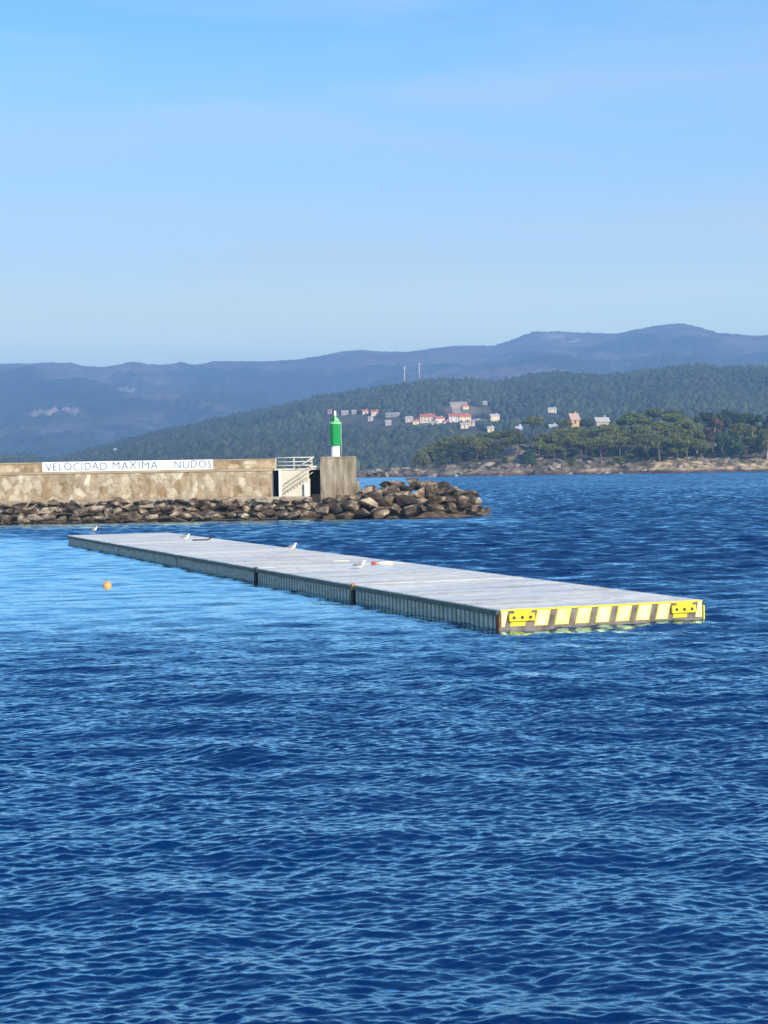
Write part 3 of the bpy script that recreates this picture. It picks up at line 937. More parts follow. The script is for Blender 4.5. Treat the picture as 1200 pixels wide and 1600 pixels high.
def rock_material():
    m, t, b, o = newmat('boulder_granite')
    tc = t.nodes.new('ShaderNodeTexCoord'); g = t.nodes.new('ShaderNodeNewGeometry'); oi = t.nodes.new('ShaderNodeObjectInfo')
    n = t.nodes.new('ShaderNodeTexNoise'); n.inputs['Scale'].default_value = 1.7; n.inputs['Detail'].default_value = 8; n.inputs['Roughness'].default_value = 0.65
    va = t.nodes.new('ShaderNodeVectorMath'); va.operation = 'ADD'
    sc = t.nodes.new('ShaderNodeVectorMath'); sc.operation = 'SCALE'; sc.inputs['Scale'].default_value = 40
    cx = t.nodes.new('ShaderNodeCombineXYZ')
    for i in range(3): t.links.new(oi.outputs['Random'], cx.inputs[i])
    t.links.new(cx.outputs[0], sc.inputs[0]); t.links.new(sc.outputs[0], va.inputs[0]); t.links.new(tc.outputs['Object'], va.inputs[1])
    t.links.new(va.outputs[0], n.inputs['Vector'])
    r = ramp(t, [(0.38, (0.040, 0.029, 0.022)), (0.48, (0.095, 0.070, 0.050)), (0.56, (0.22, 0.17, 0.125)), (0.66, (0.46, 0.38, 0.29))])
    # own tone of each stone
    ad = t.nodes.new('ShaderNodeMath'); ad.operation = 'MULTIPLY_ADD'; ad.inputs[1].default_value = 0.14; ad.inputs[2].default_value = -0.07
    t.links.new(oi.outputs['Random'], ad.inputs[0])
    a2 = t.nodes.new('ShaderNodeMath'); a2.operation = 'ADD'
    t.links.new(n.outputs[0], a2.inputs[0]); t.links.new(ad.outputs[0], a2.inputs[1])
    t.links.new(a2.outputs[0], r.inputs[0])
    # weed and tide stain below the high-water line
    sx = t.nodes.new('ShaderNodeSeparateXYZ'); t.links.new(g.outputs['Position'], sx.inputs[0])
    a3 = t.nodes.new('ShaderNodeMath'); a3.operation = 'MULTIPLY_ADD'; a3.inputs[1].default_value = 0.9
    t.links.new(n.outputs[0], a3.inputs[0]); t.links.new(sx.outputs[2], a3.inputs[2])
    mr = t.nodes.new('ShaderNodeMapRange'); mr.inputs['From Min'].default_value = 0.65; mr.inputs['From Max'].default_value = 0.95
    t.links.new(a3.outputs[0], mr.inputs[0])
    mx = t.nodes.new('ShaderNodeMix'); mx.data_type = 'RGBA'; mx.inputs['A'].default_value = (0.07, 0.05, 0.03, 1)
    t.links.new(mr.outputs[0], mx.inputs['Factor']); t.links.new(r.outputs[0], mx.inputs['B'])
    t.links.new(mx.outputs['Result'], b.inputs['Base Color'])
    b.inputs['Roughness'].default_value = 0.85; b.inputs['Specular IOR Level'].default_value = 0.2
    bpn = t.nodes.new('ShaderNodeBump'); bpn.inputs['Strength'].default_value = 0.6; bpn.inputs['Distance'].default_value = 0.05
    t.links.new(n.outputs[0], bpn.inputs['Height']); t.links.new(bpn.outputs[0], b.inputs['Normal'])
    return m
m_rock = rock_material()
BM = [boulder_mesh(i + 1) for i in range(12)]
for me in BM: me.materials.append(m_rock)
ORD = ['first', 'second', 'third', 'fourth', 'fifth', 'sixth', 'seventh', 'eighth', 'ninth', 'tenth', 'eleventh', 'twelfth', 'thirteenth',
       'fourteenth', 'fifteenth', 'sixteenth', 'seventeenth', 'eighteenth', 'nineteenth', 'twentieth', 'twenty-first', 'twenty-second', 'twenty-third',
       'twenty-fourth', 'twenty-fifth', 'twenty-sixth', 'twenty-seventh', 'twenty-eighth']
rr = random.Random(42)
def put_boulder(x, y, z, s, label, group, flat=1.0):
    o = bpy.data.objects.new('boulder', rr.choice(BM))
    C.objects.link(o)
    o.location = (x, y, z)
    o.scale = (s * rr.uniform(0.95, 1.3), s * rr.uniform(0.85, 1.1), s * flat * rr.uniform(0.85, 1.15))
    o.rotation_euler = (rr.uniform(-0.35, 0.35), rr.uniform(-0.35, 0.35), rr.uniform(0, 6.28))
    tag(o, label, 'boulder', group)
    return o
# low strip below the wall: three courses
for row, (py, sz, txt) in enumerate(((789, 0.92, 'low brown boulder of the top course right under the wall footing'),
                                     (800, 1.02, 'brown boulder in the middle course of the rubble strip below the wall'),
                                     (811, 1.05, 'dark wet boulder at the waterline of the strip below the wall'))):
    px = -60.0
    while px < 482:
        pyr = py - 0.0155 * px
        Y0 = WY - 0.95 - row * 1.15
        p = at(px, pyr, Y0)
        put_boulder(p.x, Y0 + rr.uniform(-0.2, 0.2), p.z + rr.uniform(-0.12, 0.08), sz * rr.uniform(0.85, 1.5), txt, 'boulders of the strip under the wall', 0.66)
        px += rr.uniform(15, 24) * (1.0 if row else 0.95)
# the heap of big armour stones round the tip: rows placed by hand
tip_rows = [
    ('in the waterline row at the tip', WY - 4.0, [(488, 800, 1.45), (512, 798, 1.3), (538, 799, 1.35), (564, 798, 1.6), (592, 797, 1.4), (616, 797, 1.2), (640, 797, 1.5), (664, 795, 1.3), (688, 793, 1.3), (708, 793, 1.2), (728, 792, 1.1), (746, 793, 0.95), (760, 795, 0.75)]),
    ('in the second row above the water', WY - 2.7, [(476, 786, 1.7), (503, 784, 1.4), (522, 781, 1.5), (545, 783, 1.9), (576, 784, 1.75), (603, 786, 1.6), (632, 784, 1.5), (655, 784, 1.45), (680, 783, 1.5), (703, 782, 1.5), (724, 781, 1.3), (741, 783, 1.05)]),
    ('in the third row above the water', WY - 1.5, [(488, 775, 1.1), (512, 770, 1.1), (535, 769, 1.35), (558, 768, 1.3), (580, 772, 1.6), (606, 773, 1.5), (628, 773, 1.7), (652, 772, 1.7), (676, 770, 1.5), (698, 770, 1.5), (718, 770, 1.4), (735, 774, 1.1)]),
    ('in the crest row beside the block', WY - 0.1, [(573, 767, 1.2), (594, 767, 1.15), (613, 766, 1.3), (636, 764, 1.3), (657, 763, 1.2), (675, 763, 1.25), (693, 765, 1.3), (710, 768, 1.0)]),
    ('in the back row of the crest', WY + 1.6, [(582, 761, 1.0), (602, 760, 1.0), (622, 759, 1.1), (646, 758, 1.2), (668, 758, 1.2), (688, 760, 1.1), (700, 763, 0.9)])]
for txt, Y0, lst in tip_rows:
    for k, (px, py, s) in enumerate(lst):
        p = at(px, py, Y0)
        tone = 'big' if s > 1.45 else ('mid-sized' if s > 1.2 else 'smaller')
        lab = '%s boulder, %s from left %s' % (tone, ORD[k], txt)
        gz_ = float(bank_h(np.array([p.x]), np.array([Y0]))[0])
        put_boulder(p.x, Y0 + rr.uniform(-0.25, 0.25), min(p.z, gz_ + 0.16 * s), s * rr.uniform(1.08, 1.42), lab, 'armour stones round the tip', 0.78)

# ------------------------------------------------------------------ headland
PXT = np.array([430, 500, 555, 600, 650, 700, 760, 830, 900, 1000, 1100, 1200, 1400])
def HX(px, Y): return (px - 600) / F * Y
BANKZ = np.array([-3, -1.0, 1.6, 2.4, 2.6, 3.2, 4.2, 4.8, 5.2, 4.8, 4.8, 4.8, 4.5])
HILLZ = np.array([0, 0, 0, 0, 0.8, 4, 8, 11.5, 13, 14.5, 14, 12.5, 9])
def head_h(x, y):
    pxx = 600 + x / np.maximum(y, 1) * F
    ysh = 652 + 9 * (fbm(x / 22, x * 0 + 3.3, 31, 3) - 0.5) + 22 * (1 - sstep(560, 760, pxx)) - 0.02 * (pxx - 900)
    bz_ = np.interp(pxx, PXT, BANKZ); hz_ = np.interp(pxx, PXT, HILLZ)
    h = -2.0 + (bz_ + 2.0) * sstep(ysh - 8, ysh + 26, y) + hz_ * sstep(ysh + 22, ysh + 170, y)
    h = h + 6.5 * np.exp(-((pxx - 812) / 30) ** 2 - ((y - 705) / 16) ** 2)
    ridged = 1 - np.abs(2 * fbm(x / 7.0, y / 9.0, 41, 4) - 1)
    h = h + (ridged - 0.72) * 5.0 * sstep(ysh - 2, ysh + 8, y) * (1 - 0.7 * sstep(ysh + 30, ysh + 60, y)) * np.where(pxx < 960, 1, 0.55)
    h = h - 18 * sstep(940, 1150, y) - 6 * (1 - sstep(430, 520, pxx))
    return h
xs = np.linspace(-50, 330, 380); ys = np.concatenate([np.linspace(635, 760, 150), np.linspace(762, 1180, 90)])
gx, gy = np.meshgrid(xs, ys)
gz = head_h(gx, gy)
pxx = 600 + gx / gy * F
nz1 = fbm(gx / 6, gy / 10, 51, 4); nz2 = fbm(gx / 25, gy / 30, 53, 3)
rockc = np.array([0.19, 0.155, 0.115]); sandc = np.array([0.42, 0.32, 0.20]); grass = np.array([0.07, 0.065, 0.035]); darkr = np.array([0.10, 0.065, 0.05])
sandw = sstep(0.48, 0.60, nz2 * 0.38 + nz1 * 0.42 + 0.16 * sstep(930, 1060, pxx))[..., None]
col = rockc * (0.6 + 0.9 * nz1[..., None]) * (1 - sandw) + sandc * (0.85 + 0.3 * nz1[..., None]) * sandw
nz3 = fbm(gx / 4, gy / 8, 57, 4)
gw = np.maximum(sstep(4.2, 6.2, gz + 2.2 * (nz1 - 0.5)) * 0.92, sstep(0.52, 0.60, nz3) * sstep(1.6, 2.6, gz) * 0.85)[..., None]
gw = gw * (1 - 0.85 * np.exp(-((pxx - 812) / 38) ** 2 - ((gy - 700) / 22) ** 2))[..., None]
col = col * (1 - gw) + grass * gw
lw = (1 - sstep(0.6, 1.5, gz + 0.8 * (nz1 - 0.5)))[..., None]
col = col * (1 - lw) + darkr * lw
hd = link('headland', np_mesh('headland', np.stack([gx, gy, gz], -1).reshape(-1, 3), grid_faces(len(ys), len(xs)), True, col.reshape(-1, 3)), attr_mat('headland_ground', nscale=0.35, namp=0.65))  # noise mottling paints the shade of crevices into the ground colour
tag(hd, kind='structure')
def hh(x, y): return float(head_h(np.array([float(x)]), np.array([float(y)]))[0])

# ------------------------------------------------------------------ trees of the headland
def leaf_cloud(clumps, per, size, seed):
    """clumps: (cx,cy,cz,rx,ry,rz); leaf sprays as small quads through each clump, denser near its skin"""
    g = np.random.default_rng(seed)
    P = []
    for c in clumps:
        n = int(per * (c[3] * c[4]) ** 0.75)
        d = g.normal(size=(n, 3)); d /= np.linalg.norm(d, axis=1)[:, None]
        rad = g.uniform(0.45, 1.06, n) ** 0.5
        P.append(np.array(c[:3]) + d * rad[:, None] * np.array(c[3:6]))
    P = np.concatenate(P)
    n = len(P)
    a = g.normal(size=(n, 3)); a /= np.linalg.norm(a, axis=1)[:, None]
    b = np.cross(a, g.normal(size=(n, 3))); b /= np.linalg.norm(b, axis=1)[:, None]
    s = g.uniform(0.6, 1.3, n)[:, None] * size
    V = np.stack([P - a * s - b * s * 0.55, P + a * s - b * s * 0.45, P + a * s * 0.85 + b * s * 0.55, P - a * s * 0.9 + b * s * 0.5], 1).reshape(-1, 3)
    return V, np.arange(n * 4).reshape(-1, 4)

def tree_meshes(kind, seed):
    g = random.Random(seed)
    cl = []; tr = MB()
    if kind == 'pine':                        # umbrella crown, 10 m wide, 10 m tall
        lean = g.uniform(-0.8, 0.8)
        n = g.randint(11, 15)
        for k in range(n):
            a = 2 * PI * k * 0.382 * 1.618 + g.uniform(-0.4, 0.4); r = 4.0 * math.sqrt((k + 0.4) / n)
            cl.append((lean + r * math.cos(a), r * math.sin(a), 8.9 - 0.105 * r * r + g.uniform(-0.55, 0.5), g.uniform(1.5, 2.3), g.uniform(1.5, 2.3), g.uniform(0.95, 1.5)))
        tr.tube([(0, 0, -1.2), (lean * 0.2, 0.1, 2.2), (lean * 0.6, 0, 5.0), (lean, 0, 7.4)], [0.34, 0.27, 0.2, 0.12], 7)
        for c in cl[2::2]:
            z0 = g.uniform(4.2, 5.6)
            tr.tube([(lean * 0.55, 0, z0), ((lean + c[0]) * 0.55, c[1] * 0.5, z0 + 1.5), (c[0], c[1], c[2] - 0.3)], [0.13, 0.09, 0.04], 5)
    elif kind == 'tall':                      # tall eucalyptus-like crown, 8 m wide, 14 m tall
        for k in range(17):
            z = g.uniform(4.2, 13.2); w = 3.1 * math.sin(PI * min(1, (z - 2.6) / 12.0)) ** 0.6
            a = g.uniform(0, 6.28); r = w * math.sqrt(g.random()) * 0.9
            cl.append((r * math.cos(a), r * math.sin(a), z, g.uniform(0.9, 1.5), g.uniform(0.9, 1.5), g.uniform(0.8, 1.5)))
        tr.tube([(0, 0, -1.2), (0.15, 0, 3), (-0.1, 0.1, 7), (0.1, 0, 12.4)], [0.33, 0.27, 0.2, 0.06], 7)
        for c in cl[::2]:
            z0 = max(2.5, c[2] - 2.4)
            tr.tube([(0.05, 0, z0), (c[0] * 0.6, c[1] * 0.6, c[2] - 0.9), (c[0], c[1], c[2])], [0.11, 0.08, 0.03], 5)
    elif kind == 'round':                     # bushy, foliage to near the ground, 6 m wide, 6 m tall
        for k in range(16):
            a = g.uniform(0, 6.28); z = g.uniform(0.7, 5.2); r = 2.2 * math.sqrt(g.random()) * (1 - 0.6 * (z / 6) ** 2)
            cl.append((r * math.cos(a), r * math.sin(a), z, g.uniform(0.8, 1.3), g.uniform(0.8, 1.3), g.uniform(0.7, 1.1)))
        tr.tube([(0, 0, -1.0), (0.1, 0, 2), (0, 0, 4.6)], [0.25, 0.18, 0.06], 7)
        for c in cl[::4]:
            tr.tube([(0, 0, 1.0), (c[0], c[1], c[2])], [0.09, 0.03], 5)
    per = {'pine': 95, 'tall': 90, 'round': 90}[kind]
    V, Fc = leaf_cloud(cl, per, {'pine': 0.34, 'tall': 0.30, 'round': 0.27}[kind], seed)
    return tr.mesh('trunk'), np_mesh('crown', V, Fc, False)

m_pine = foliage('pine_needles', (0.085, 0.10, 0.035), (0.175, 0.195, 0.06), (0.26, 0.28, 0.09))
m_pine_b = foliage('bright_pine_needles', (0.11, 0.14, 0.045), (0.19, 0.225, 0.07), (0.27, 0.30, 0.10))
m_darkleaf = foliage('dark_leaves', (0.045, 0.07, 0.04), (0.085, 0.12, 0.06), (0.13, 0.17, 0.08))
m_brownleaf = foliage('dry_brown_leaves', (0.18, 0.11, 0.075), (0.27, 0.18, 0.12), (0.34, 0.25, 0.17))
m_ivy = foliage('ivy_green_leaves', (0.04, 0.09, 0.05), (0.075, 0.14, 0.07), (0.11, 0.18, 0.09))
m_bark = noisy('bark', [(0.10, 0.075, 0.055), (0.19, 0.15, 0.12)], 2.5, 0.9, 0.3)
m_palebark = noisy('pale_bark', [(0.32, 0.27, 0.21), (0.46, 0.40, 0.33)], 2, 0.85, 0.2)
LIB = {}
for kind, nvar in (('pine', 7), ('tall', 5), ('round', 4)):
    LIB[kind] = [tree_meshes(kind, 100 * nvar + i) for i in range(nvar)]
NAT = {'pine': (10.4, 10.2), 'tall': (7.6, 14.2), 'round': (6.0, 6.2)}
tree_n = {}
def tree(kind, px, py_top, w, label, crown_m, bark=m_bark, hpx=None, name='pine_tree', group='trees of the wooded headland', hwant=None, cat='tree'):
    """find the spot on the slope where a tree of the right height reaches the wanted row of the picture"""
    nw, nh = NAT[kind]
    best = None
    for Y in np.arange(664, 940, 3.0):
        p = at(px, py_top, Y)
        g = hh(p.x, Y)
        wid = w * 1.22 * Y / F
        want = hwant or {'pine': max(6.0, min(12.5, wid * 0.9)), 'tall': 13.5, 'round': wid * 0.95}[kind]
        if hpx: want = hpx * Y / F
        e = abs((p.z - g) - want)
        if best is None or e < best[0]: best = (e, Y, p, g, wid, p.z - g)
    e, Y, p, g, wid, ht = best
    ht = max(ht, 2.0)
    k = tree_n.get(kind, 0); tree_n[kind] = k + 1
    tm, cm = LIB[kind][k % len(LIB[kind])]
    o = empty(name, (p.x, Y, g))
    o.rotation_euler.z = (k * 2.4) % 6.28
    sx = wid / nw; sz = ht / nh
    o.scale = (sx, sx, sz)
    tag(o, label, cat, group)
    for nm, me, mt in (('trunk', tm, bark), ('crown', cm, crown_m)):
        key = (me.name, mt.name)
        if key not in tree.cache:
            c = me.copy() if len(me.materials) else me
            c.materials.clear(); c.materials.append(mt)
            tree.cache[key] = c
        ch = bpy.data.objects.new(nm, tree.cache[key]); C.objects.link(ch); ch.parent = o
    return o
tree.cache = {}

# conspicuous ones first
tree('pine', 834, 650, 29, 'lone umbrella pine on bare ground left of the white house on the headland', m_pine, hpx=24)
tree('tall', 1117, 651, 27, 'dry brown tree standing out among the green trees on the right', m_brownleaf, m_palebark, name='dry_tree')
tree('tall', 1106, 668, 18, 'smaller brown bush-like tree, lower left of the tall dry brown tree', m_brownleaf, m_palebark, name='dry_tree', hwant=8)
tree('round', 1127, 674, 28, 'left half of the ivy green thicket reaching down to the sandy bank', m_ivy, name='leafy_tree', hpx=40)
tree('round', 1147, 676, 28, 'right half of the ivy green thicket reaching down to the sandy bank', m_ivy, name='leafy_tree', hpx=39)
tree('round', 828, 702, 24, 'dark green bushy tree below the pale rock outcrop, near the shore', m_ivy, name='leafy_tree', hpx=26)
tree('round', 663, 705, 17, 'small rounded tree at the left foot of the headland', m_pine, name='leafy_tree', hpx=26)
tree('round', 648, 714, 13, 'lowest leftmost bush of the headland, beside the rocky shore', m_pine, name='leafy_tree', hpx=16)
tree('round', 690, 706, 18, 'dark rounded bush under the leftmost umbrella pines', m_darkleaf, name='leafy_tree', hpx=22)
tree('pine', 1022, 638, 30, 'tallest yellowish green pine at the crest of the headland', m_pine_b)
tree('pine', 988, 646, 48, 'broad bright green pine crown left of the tallest pine', m_pine_b)
tree('pine', 1055, 645, 34, 'bright green pine just right of the tallest pine', m_pine_b)
tree('pine', 1054, 640, 30, 'dark pine behind the bright pine on the headland crest', m_darkleaf)
tree('pine', 1068, 657, 42, 'wide flat topped pine below the bright crest pine', m_pine_b)
tree('pine', 1058, 668, 46, 'wide layered pine in the middle of the pine slope', m_pine)
tree('pine', 945, 663, 42, 'wide rounded pine right of the orange house', m_pine)
tree('pine', 918, 655, 24, 'small dark pine on the skyline right beside the orange house', m_darkleaf)
tree('pine', 885, 656, 17, 'small pine on the skyline left of the orange house', m_pine)
tree('pine', 866, 661, 22, 'low pine directly under the white house', m_darkleaf)
# left group, from the left
for k, (px, py, w) in enumerate([(681, 690, 22), (702, 684, 34), (733, 680, 36), (757, 684, 28), (773, 674, 26), (800, 671, 32)]):
    tree('pine', px, py, w, 'umbrella pine, %s from left in the dense left pine grove' % ORD[k], m_pine)
for k, (px, py, w) in enumerate([(850, 676, 38), (872, 670, 26), (900, 667, 32), (925, 672, 28), (965, 664, 30), (1000, 664, 38), (1030, 660, 34), (1082, 672, 30)]):
    tree('pine', px, py, w, 'umbrella pine, %s from left in the middle row of the headland' % ORD[k], m_pine)
for k, (px, py, w) in enumerate([(866, 693, 24), (882, 684, 30), (908, 683, 34), (938, 682, 40), (968, 681, 30), (995, 681, 30), (1030, 680, 44), (1052, 686, 28), (1073, 682, 38), (1096, 692, 24)]):
    tree('pine', px, py, w, 'umbrella pine, %s from left in the front row above the shore bank' % ORD[k], m_pine)
for k, (px, py, w) in enumerate([(690, 693, 22), (716, 690, 26), (745, 691, 26), (766, 688, 24), (790, 684, 24), (812, 684, 22), (716, 680, 26), (752, 677, 26), (785, 676, 22)]):
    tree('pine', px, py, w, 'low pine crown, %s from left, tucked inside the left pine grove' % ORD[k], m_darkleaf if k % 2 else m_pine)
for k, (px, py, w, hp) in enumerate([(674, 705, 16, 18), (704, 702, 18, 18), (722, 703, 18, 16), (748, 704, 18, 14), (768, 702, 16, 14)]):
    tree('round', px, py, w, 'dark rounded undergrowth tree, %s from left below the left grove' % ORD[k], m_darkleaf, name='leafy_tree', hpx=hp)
for k, (px, py, w, hp) in enumerate([(656, 701, 18, 20), (669, 697, 20, 22), (685, 698, 20, 20), (699, 694, 22, 20), (713, 696, 24, 18), (731, 695, 24, 18), (748, 694, 24, 18), (765, 693, 22, 16), (781, 692, 22, 15)]):
    tree('round', px, py, w, 'leafy olive tree, %s from left filling the left end of the headland' % ORD[k], m_pine_b if k % 3 == 1 else m_pine, name='leafy_tree', hpx=hp)
for k, (px, py, w, hp) in enumerate([(846, 699, 20, 14), (872, 701, 20, 13), (896, 699, 22, 14), (918, 700, 20, 14), (938, 698, 22, 15), (956, 699, 20, 13), (1000, 697, 22, 15), (1020, 699, 22, 14), (1042, 696, 22, 16), (1062, 698, 22, 15), (1082, 697, 22, 16), (1102, 696, 20, 17)]):  # dark filler foliage added for the shadow gaps under the canopy
    tree('round', px, py, w, 'dark filler tree, %s from left, added as shadow beneath the front pines' % ORD[k], m_darkleaf, name='leafy_tree', hpx=hp)
for k, (px, py, w) in enumerate([(842, 690, 26), (858, 684, 26), (893, 676, 30), (915, 690, 26), (952, 674, 34), (978, 672, 32), (1010, 671, 34), (1044, 674, 34), (1012, 690, 28), (1058, 694, 26), (1078, 663, 30), (1088, 684, 28)]):
    tree('pine', px, py, w, 'pine crown, %s from left of those filling gaps between the rows' % ORD[k], m_pine_b if k % 3 == 0 else m_pine)
for k, (px, py, w) in enumerate([(1090, 650, 24), (1102, 641, 30), (1124, 643, 28), (1139, 639, 36), (1163, 645, 32), (1187, 648, 30), (1212, 646, 34), (1240, 650, 34)]):
    tree('tall', px, py, w, 'tall dark tree, %s from left in the right hand wood skyline' % ORD[k], m_darkleaf, m_palebark, name='leafy_tree')
for k, (px, py, w) in enumerate([(1088, 664, 24), (1152, 660, 30), (1176, 664, 28), (1198, 668, 28), (1225, 665, 30)]):
    tree('tall', px, py, w, 'mid green tree, %s from left in front of the dark wood' % ORD[k], m_pine, m_palebark, name='leafy_tree')
for k, (px, py, w) in enumerate([(1170, 684, 24), (1190, 682, 26), (1215, 684, 26)]):
    tree('tall', px, py, w, 'pale trunked tree, %s from left at the lower right wood edge' % ORD[k], m_darkleaf, m_palebark, name='leafy_tree', hpx=34)
for k, (px, py, w, hp) in enumerate([(716, 712, 13, 12), (742, 716, 12, 9), (790, 712, 14, 11), (808, 718, 12, 8), (858, 712, 13, 10), (893, 716, 14, 9), (965, 712, 20, 14), (985, 703, 22, 14), (1010, 710, 16, 9), (1090, 708, 18, 9)]):
    tree('round', px, py, w, 'low shore shrub, %s from left on the rocky bank' % ORD[k], m_pine_b if k in (6, 8) else m_pine, name='shrub', hpx=hp, group='shrubs of the rocky bank', cat='shrub')

m_shore = noisy('shore_granite', [(0.10, 0.075, 0.06), (0.20, 0.16, 0.13), (0.30, 0.25, 0.20), (0.38, 0.32, 0.26)], 1.3, 0.9, 0.5, lo=0.34, hi=0.66)
SB = [m.copy() for m in BM[:6]]
for m in SB:
    m.materials.clear(); m.materials.append(m_shore)
for k in range(95):
    px = 556 + (k + rr.random()) / 95 * 660
    Y = 654 + rr.random() ** 1.4 * 30 + (16 if px < 640 else 0)
    xx = (px - 600) / F * Y
    z = hh(xx, Y)
    if z < -0.6: 
        Y += 12; xx = (px - 600) / F * Y; z = hh(xx, Y)
    o = bpy.data.objects.new('shore_rock', rr.choice(SB)); C.objects.link(o)
    sc_ = rr.uniform(1.6, 4.2) * (0.7 if px > 960 else 1.0)
    o.location = (xx, Y, z + 0.1 * sc_); o.scale = (sc_ * rr.uniform(1.0, 1.8), sc_, sc_ * rr.uniform(0.6, 1.0)); o.rotation_euler = (rr.uniform(-0.3, 0.3), rr.uniform(-0.3, 0.3), rr.uniform(0, 6.3))
    tag(o, 'grey brown granite rock bedded in the far shore bank below the pines', 'rock', 'rocks along the far shore')

# ------------------------------------------------------------------ wooded hill behind, and the far ridge
def ridge_profile(pts, Y, drop):
    P = [at(px, py, Y) for px, py in pts]
    return np.array([p.x for p in P]), np.array([p.z - drop for p in P])
MIDY0, MIDY1 = 1230.0, 2500.0
mid_pts = [(-160, 700), (0, 709), (40, 705), (70, 713), (100, 709), (150, 694), (250, 668), (350, 647), (430, 634), (500, 616), (560, 608), (620, 598), (680, 590), (740, 589), (770, 593),
           (820, 583), (860, 577), (900, 578), (950, 583), (1000, 576), (1050, 571), (1090, 567), (1130, 571), (1200, 570), (1400, 575)]
mx_, mz_ = ridge_profile(mid_pts, MIDY1, 11.0)
def mid_h(x, y):
    t = np.clip((y - MIDY0) / (MIDY1 - MIDY0), 0, 1.35)
    xx = x * (0.25 + 0.75 * MIDY1 / np.maximum(y, 1)) if False else x * MIDY1 / np.maximum(y, 1)
    cr = np.interp(xx, mx_, mz_)
    s = np.where(t < 1, 0.82 * t + 0.18 * t * t * (3 - 2 * t), 1 - 1.4 * (t - 1))
    h = -3 + (cr + 3) * s
    und = (fbm(x / 260, y / 260, 61, 3) - 0.5) * 34 * np.clip(t * (1 - t) * 4, 0, 1) * np.clip(cr / 90, 0.1, 1)
    return h + und
CLEAR = []                                    # clearings: (x, y, rx, ry)
def hit(px, py, hf, y0, y1, st=4.0):
    d = ray(px, py)
    Y = np.arange(y0, y1, st)
    p = np.array(EYE)[None, :] + np.array(d)[None, :] * (Y / d.y)[:, None]
    g = hf(p[:, 0], p[:, 1]) - p[:, 2]
    i = np.argmax(g > 0)
    return Vector(p[i]) if g[i] > 0 else Vector(p[-1])
HOUSES = [ # px, py(base), w px, h px, wall, roof, label
    (515, 647, 6, 5, 'dull', 'red', 'tiny red roofed cottage just left of the harbour light lantern'),
    (539, 649, 11, 5, 'dull', 'pale', 'low white house just right of the harbour light lantern'),
    (553, 648, 7, 5, 'dull', 'pale', 'small white house, second to the right of the harbour light'),
    (571, 648, 9, 6, 'cream', 'red', 'small cream cottage at the left end of the hillside village'),
    (586, 650, 11, 7, 'cream', 'red', 'terracotta roofed house below the forest at the village left'),
    (578, 658, 6, 5, 'cream', 'pale', 'little pale shed below the terracotta roofed house'),
    (612, 652, 20, 5, 'dull', 'pale', 'long low pale green roofed shed on the village left'),
    (607, 665, 9, 6, 'dull', 'pale', 'dim grey cottage among trees under the long pale shed'),
    (639, 661, 11, 8, 'cream', 'pale', 'small bright cream house left of the red roofed pair'),
    (667, 661, 22, 12, 'cream', 'red', 'wide red roofed cream house left in the village centre'),
    (688, 662, 15, 9, 'white', 'red', 'white house with red roof right of the wide red one'),
    (709, 660, 15, 11, 'white', 'red', 'steep red roofed house in the village centre'),
    (727, 661, 19, 12, 'sun', 'red', 'brightest yellow cream house in the village centre'),
    (726, 670, 12, 7, 'cream', 'pale', 'square white house just below the brightest yellow one'),
    (717, 636, 26, 6, 'dull', 'pink', 'long low pinkish building above the village'),
    (712, 645, 11, 7, 'dull', 'pink', 'small pinkish house under the long low building'),
    (758, 633, 7, 4, 'dull', 'pale', 'tiny cream cottage alone at the upper right of the village'),
    (774, 659, 14, 10, 'sun', 'pale', 'tall square beige block house right of the village'),
    (767, 676, 10, 7, 'sun', 'pale', 'bright cream cottage under the terraced field'),
    (656, 660, 8, 6, 'cream', 'red', 'small cream house squeezed against the left end of the wide red roofed one'),
    (650, 664, 9, 6, 'sun', 'red', 'low yellow cream house between the bright small house and the wide red one'),
    (678, 666, 10, 6, 'sun', 'pink', 'low pink roofed house in front of the wide red roofed house'),
    (698, 665, 9, 6, 'cream', 'red', 'small red roofed house in front of the steep roofed one'),
    (719, 655, 10, 6, 'cream', 'red', 'red roofed house half hidden behind the village centre'),
    (737, 666, 9, 6, 'cream', 'pink', 'small pink roofed house right of the square white house'),
    (745, 662, 8, 5, 'dull', 'pale', 'dim grey house at the right end of the village centre'),
    (728, 640, 9, 5, 'sun', 'red', 'little red roofed cottage right below the long low building'),
    (863, 645, 13, 6, 'cream', 'pale', 'white gabled house on the hillside above the lone umbrella pine'),
    (182, 709, 7, 6, 'white', 'pale', 'lone white house low on the left hillside above the sign'),
]
MATH = {'cream': noisy('cream_wall', [(0.76, 0.62, 0.46), (0.82, 0.70, 0.54)], 0.5, 0.85, 0.0),
        'white': noisy('white_wall', [(0.74, 0.70, 0.66), (0.8, 0.77, 0.73)], 0.5, 0.85, 0.0),
        'sun': noisy('yellow_cream_wall', [(0.84, 0.68, 0.40), (0.88, 0.74, 0.46)], 0.5, 0.85, 0.0),
        'dull': noisy('dull_wall', [(0.42, 0.36, 0.33), (0.5, 0.44, 0.40)], 0.5, 0.85, 0.0),
        'orange': noisy('orange_wall', [(0.58, 0.34, 0.18), (0.66, 0.42, 0.24)], 0.5, 0.85, 0.0),
        'red': noisy('red_roof_tiles', [(0.48, 0.12, 0.06), (0.58, 0.18, 0.09)], 1.5, 0.85, 0.0),
        'pale': noisy('pale_roof', [(0.44, 0.42, 0.40), (0.54, 0.52, 0.50)], 1.5, 0.85, 0.0),
        'pink': noisy('pinkish_roof', [(0.48, 0.33, 0.28), (0.56, 0.40, 0.34)], 1.5, 0.85, 0.0),
        'lilac': noisy('lilac_grey_roof', [(0.44, 0.44, 0.54), (0.52, 0.52, 0.62)], 1.5, 0.8, 0.0)}
